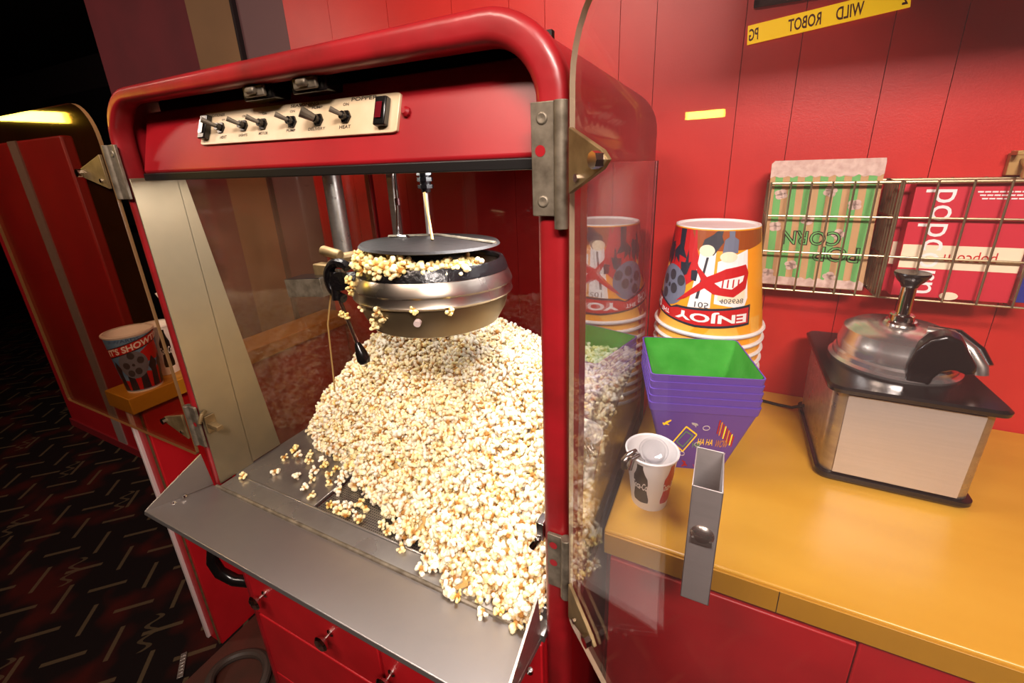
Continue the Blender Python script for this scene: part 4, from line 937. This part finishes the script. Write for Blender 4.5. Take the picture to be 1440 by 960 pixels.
# ================================================================== LEFT COUNTER CUPS
LZ = -1.335
cx, cy = -3.42, .215
t = thing('paper_cup', (cx, cy, LZ), 'large blue and red paper cup with a film reel print on the left counter', 'cup')
HH_ = .40; ra, rb_ = .094, .126
bm = nb(); lathe(bm, [(0, LZ+.02), (ra-.006, LZ+.02), (ra-.006, LZ), (ra, LZ), (rb_, LZ+HH_), (rb_-.005, LZ+HH_), (ra-.004, LZ+.03), (0, LZ+.03)], (cx, cy, 0), 56); finish(bm, 'body', 'white', t)
bm = nb(); lathe(bm, [(rb_-.003, LZ+HH_-.01), (rb_+.007, LZ+HH_-.006), (rb_+.006, LZ+HH_+.004), (rb_-.004, LZ+HH_+.004)], (cx, cy, 0), 56); finish(bm, 'rolled_rim', 'white', t)
rot = math.atan2(0-cx, 1+cy)   # face the viewer
fn = cone_fn(cx, cy, ra, LZ, rb_, LZ+HH_, rot)
bm = nb()
dpoly(bm, [(-150, .03), (150, .03), (150, .96), (-150, .96)], fn(.0008), 0, 6); dpoly(bm, [(-150, .06), (150, .03), (150, .30), (60, .42), (40, .30), (10, .36), (-30, .22), (-150, .30)], fn(.0011), 1, 6)
dpoly(bm, [(-30, .5), (80, .5), (60, .85), (20, .72), (-10, .6)], fn(.0014), 1, 6)
for a in (-62, -30, 5, 38, 66): dpoly(bm, [(a-12, .05), (a+12, .05), (a+9, .35), (a+14, .45), (a, .58), (a-14, .42), (a-8, .33)], fn(.002), 2, 6)
dell(bm, -12, .50, 38, .24, fn(.003), 3, 6, 28)
for a, v in ((-30, .50), (-12, .66), (8, .56), (-4, .38), (-24, .36)): dell(bm, a, v, 9, .06, fn(.004), 4, 6, 14)
dell(bm, -12, .50, 4, .025, fn(.004), 4, 6, 10)
ban = lambda off: (lambda a, v: fn(off)(a, v+.0012*a))
dpoly(bm, [(-75, .72), (70, .74), (70, .90), (-75, .88)], ban(.0035), 2, 6); dpoly(bm, [(-73, .735), (69, .755), (69, .885), (-73, .865)], ban(.0042), 1, 6)
dtext(bm, "IT'S SHOWTIME", -68, 95, .755, .865, ban(.005), 5, 6, bold=.03)
dtext(bm, "AWARDS", -55, 20, .90, .95, fn(.003), 6, 6)
finish(bm, 'printed_artwork', ['bluep', 'redp', 'navy', 'grey', 'dgrey', 'white', mat('deep_blue_print', '#24508c', .4)], t, smooth=0)
cx, cy = -3.40, .60
def soda(cx, cy, lab, rotx, hh=.40, a0=.072, a1=.100):
    t = thing('paper_cup', (cx, cy, LZ), lab, 'cup')
    bm = nb(); lathe(bm, [(0, LZ+.02), (a0-.005, LZ+.02), (a0-.005, LZ), (a0, LZ), (a1, LZ+hh), (a1-.005, LZ+hh), (a0-.005, LZ+.03), (0, LZ+.03)], (cx, cy, 0), 48); finish(bm, 'body', 'white', t)
    bm = nb(); lathe(bm, [(a1-.003, LZ+hh-.01), (a1+.007, LZ+hh-.006), (a1+.006, LZ+hh+.004), (a1-.005, LZ+hh+.004)], (cx, cy, 0), 48); finish(bm, 'rolled_rim', 'white', t)
    fn = cone_fn(cx, cy, a0, LZ, a1, LZ+hh, rotx); bm = nb(); bottle(bm, fn, 20, 0, 1, 1.0); bottle(bm, fn, -65, 2, 1, 1.0); bottle(bm, fn, 130, 2, 1, 1.0); bottle(bm, fn, -150, 0, 1, 1.0)
    finish(bm, 'printed_bottles', ['blackp', 'white', 'redp'], t, smooth=0)
soda(-3.53, .405, 'white paper soda cup printed with bottles, second on the left counter', 1.1, .36)
soda(-3.46, .60, 'white soda cup with a dark bottle print, hindmost cup on the left counter', .9, .44)
bm = nb(); pts = [Vector((-3.52, .56, LZ+.30)), Vector((-3.555, .53, LZ+.44)), Vector((-3.59, .50, LZ+.56))]
tube(bm, pts, .014, 10)
def stripem():
    m = bpy.data.materials.new('red_white_straw'); m.use_nodes = True; nt = m.node_tree; p = nt.nodes['Principled BSDF']
    tc = nt.nodes.new('ShaderNodeTexCoord'); wv = nt.nodes.new('ShaderNodeTexWave'); wv.bands_direction = 'DIAGONAL'; wv.inputs['Scale'].default_value = 20
    cr = nt.nodes.new('ShaderNodeValToRGB'); cr.color_ramp.interpolation = 'CONSTANT'; cr.color_ramp.elements[1].position = .5; cr.color_ramp.elements[0].color = srgb('#c01018'); cr.color_ramp.elements[1].color = srgb('#f0e8e4')
    nt.links.new(tc.outputs['Object'], wv.inputs[0]); nt.links.new(wv.outputs[1], cr.inputs[0]); nt.links.new(cr.outputs[0], p.inputs['Base Color']); return m
o = finish(bm, 'drinking_straw', stripem()); tag(o, 'red and white striped straw standing in a soda cup on the left counter', 'straw')

# ================================================================== FLOOR BITS
bm = nb(); tube(bm, [(-2.95+.22*math.cos(a), .02+.17*math.sin(a), FZ+.05+.02*math.sin(a*2)) for a in [q*PI/16 for q in range(33)]][:-1]+[(-2.72, .03, FZ+.06), (-2.5, .0, FZ+.06)], .032, 10)
o = finish(bm, 'hose', 'hose'); tag(o, 'dark looped hose lying on the stained floor left of the machine base', 'hose')
bm = nb(); T = Matrix.Translation((-3.48, -.10, FZ+.012)) @ Matrix.Rotation(math.radians(-35), 4, 'Z'); box(bm, -.10, .10, -.02, .02, 0, .008, 0, T)
for k in range(6): box(bm, -.08+k*.028, -.07+k*.028, -.015, .015, .008, .012, 0, T)
o = finish(bm, 'threshold_strip', 'steel', bevel=.001); tag(o, 'short ribbed metal strip on the carpet edge at the bottom left', 'strip')
for o in bpy.data.objects:
    if '_o' in o: del o['_o']
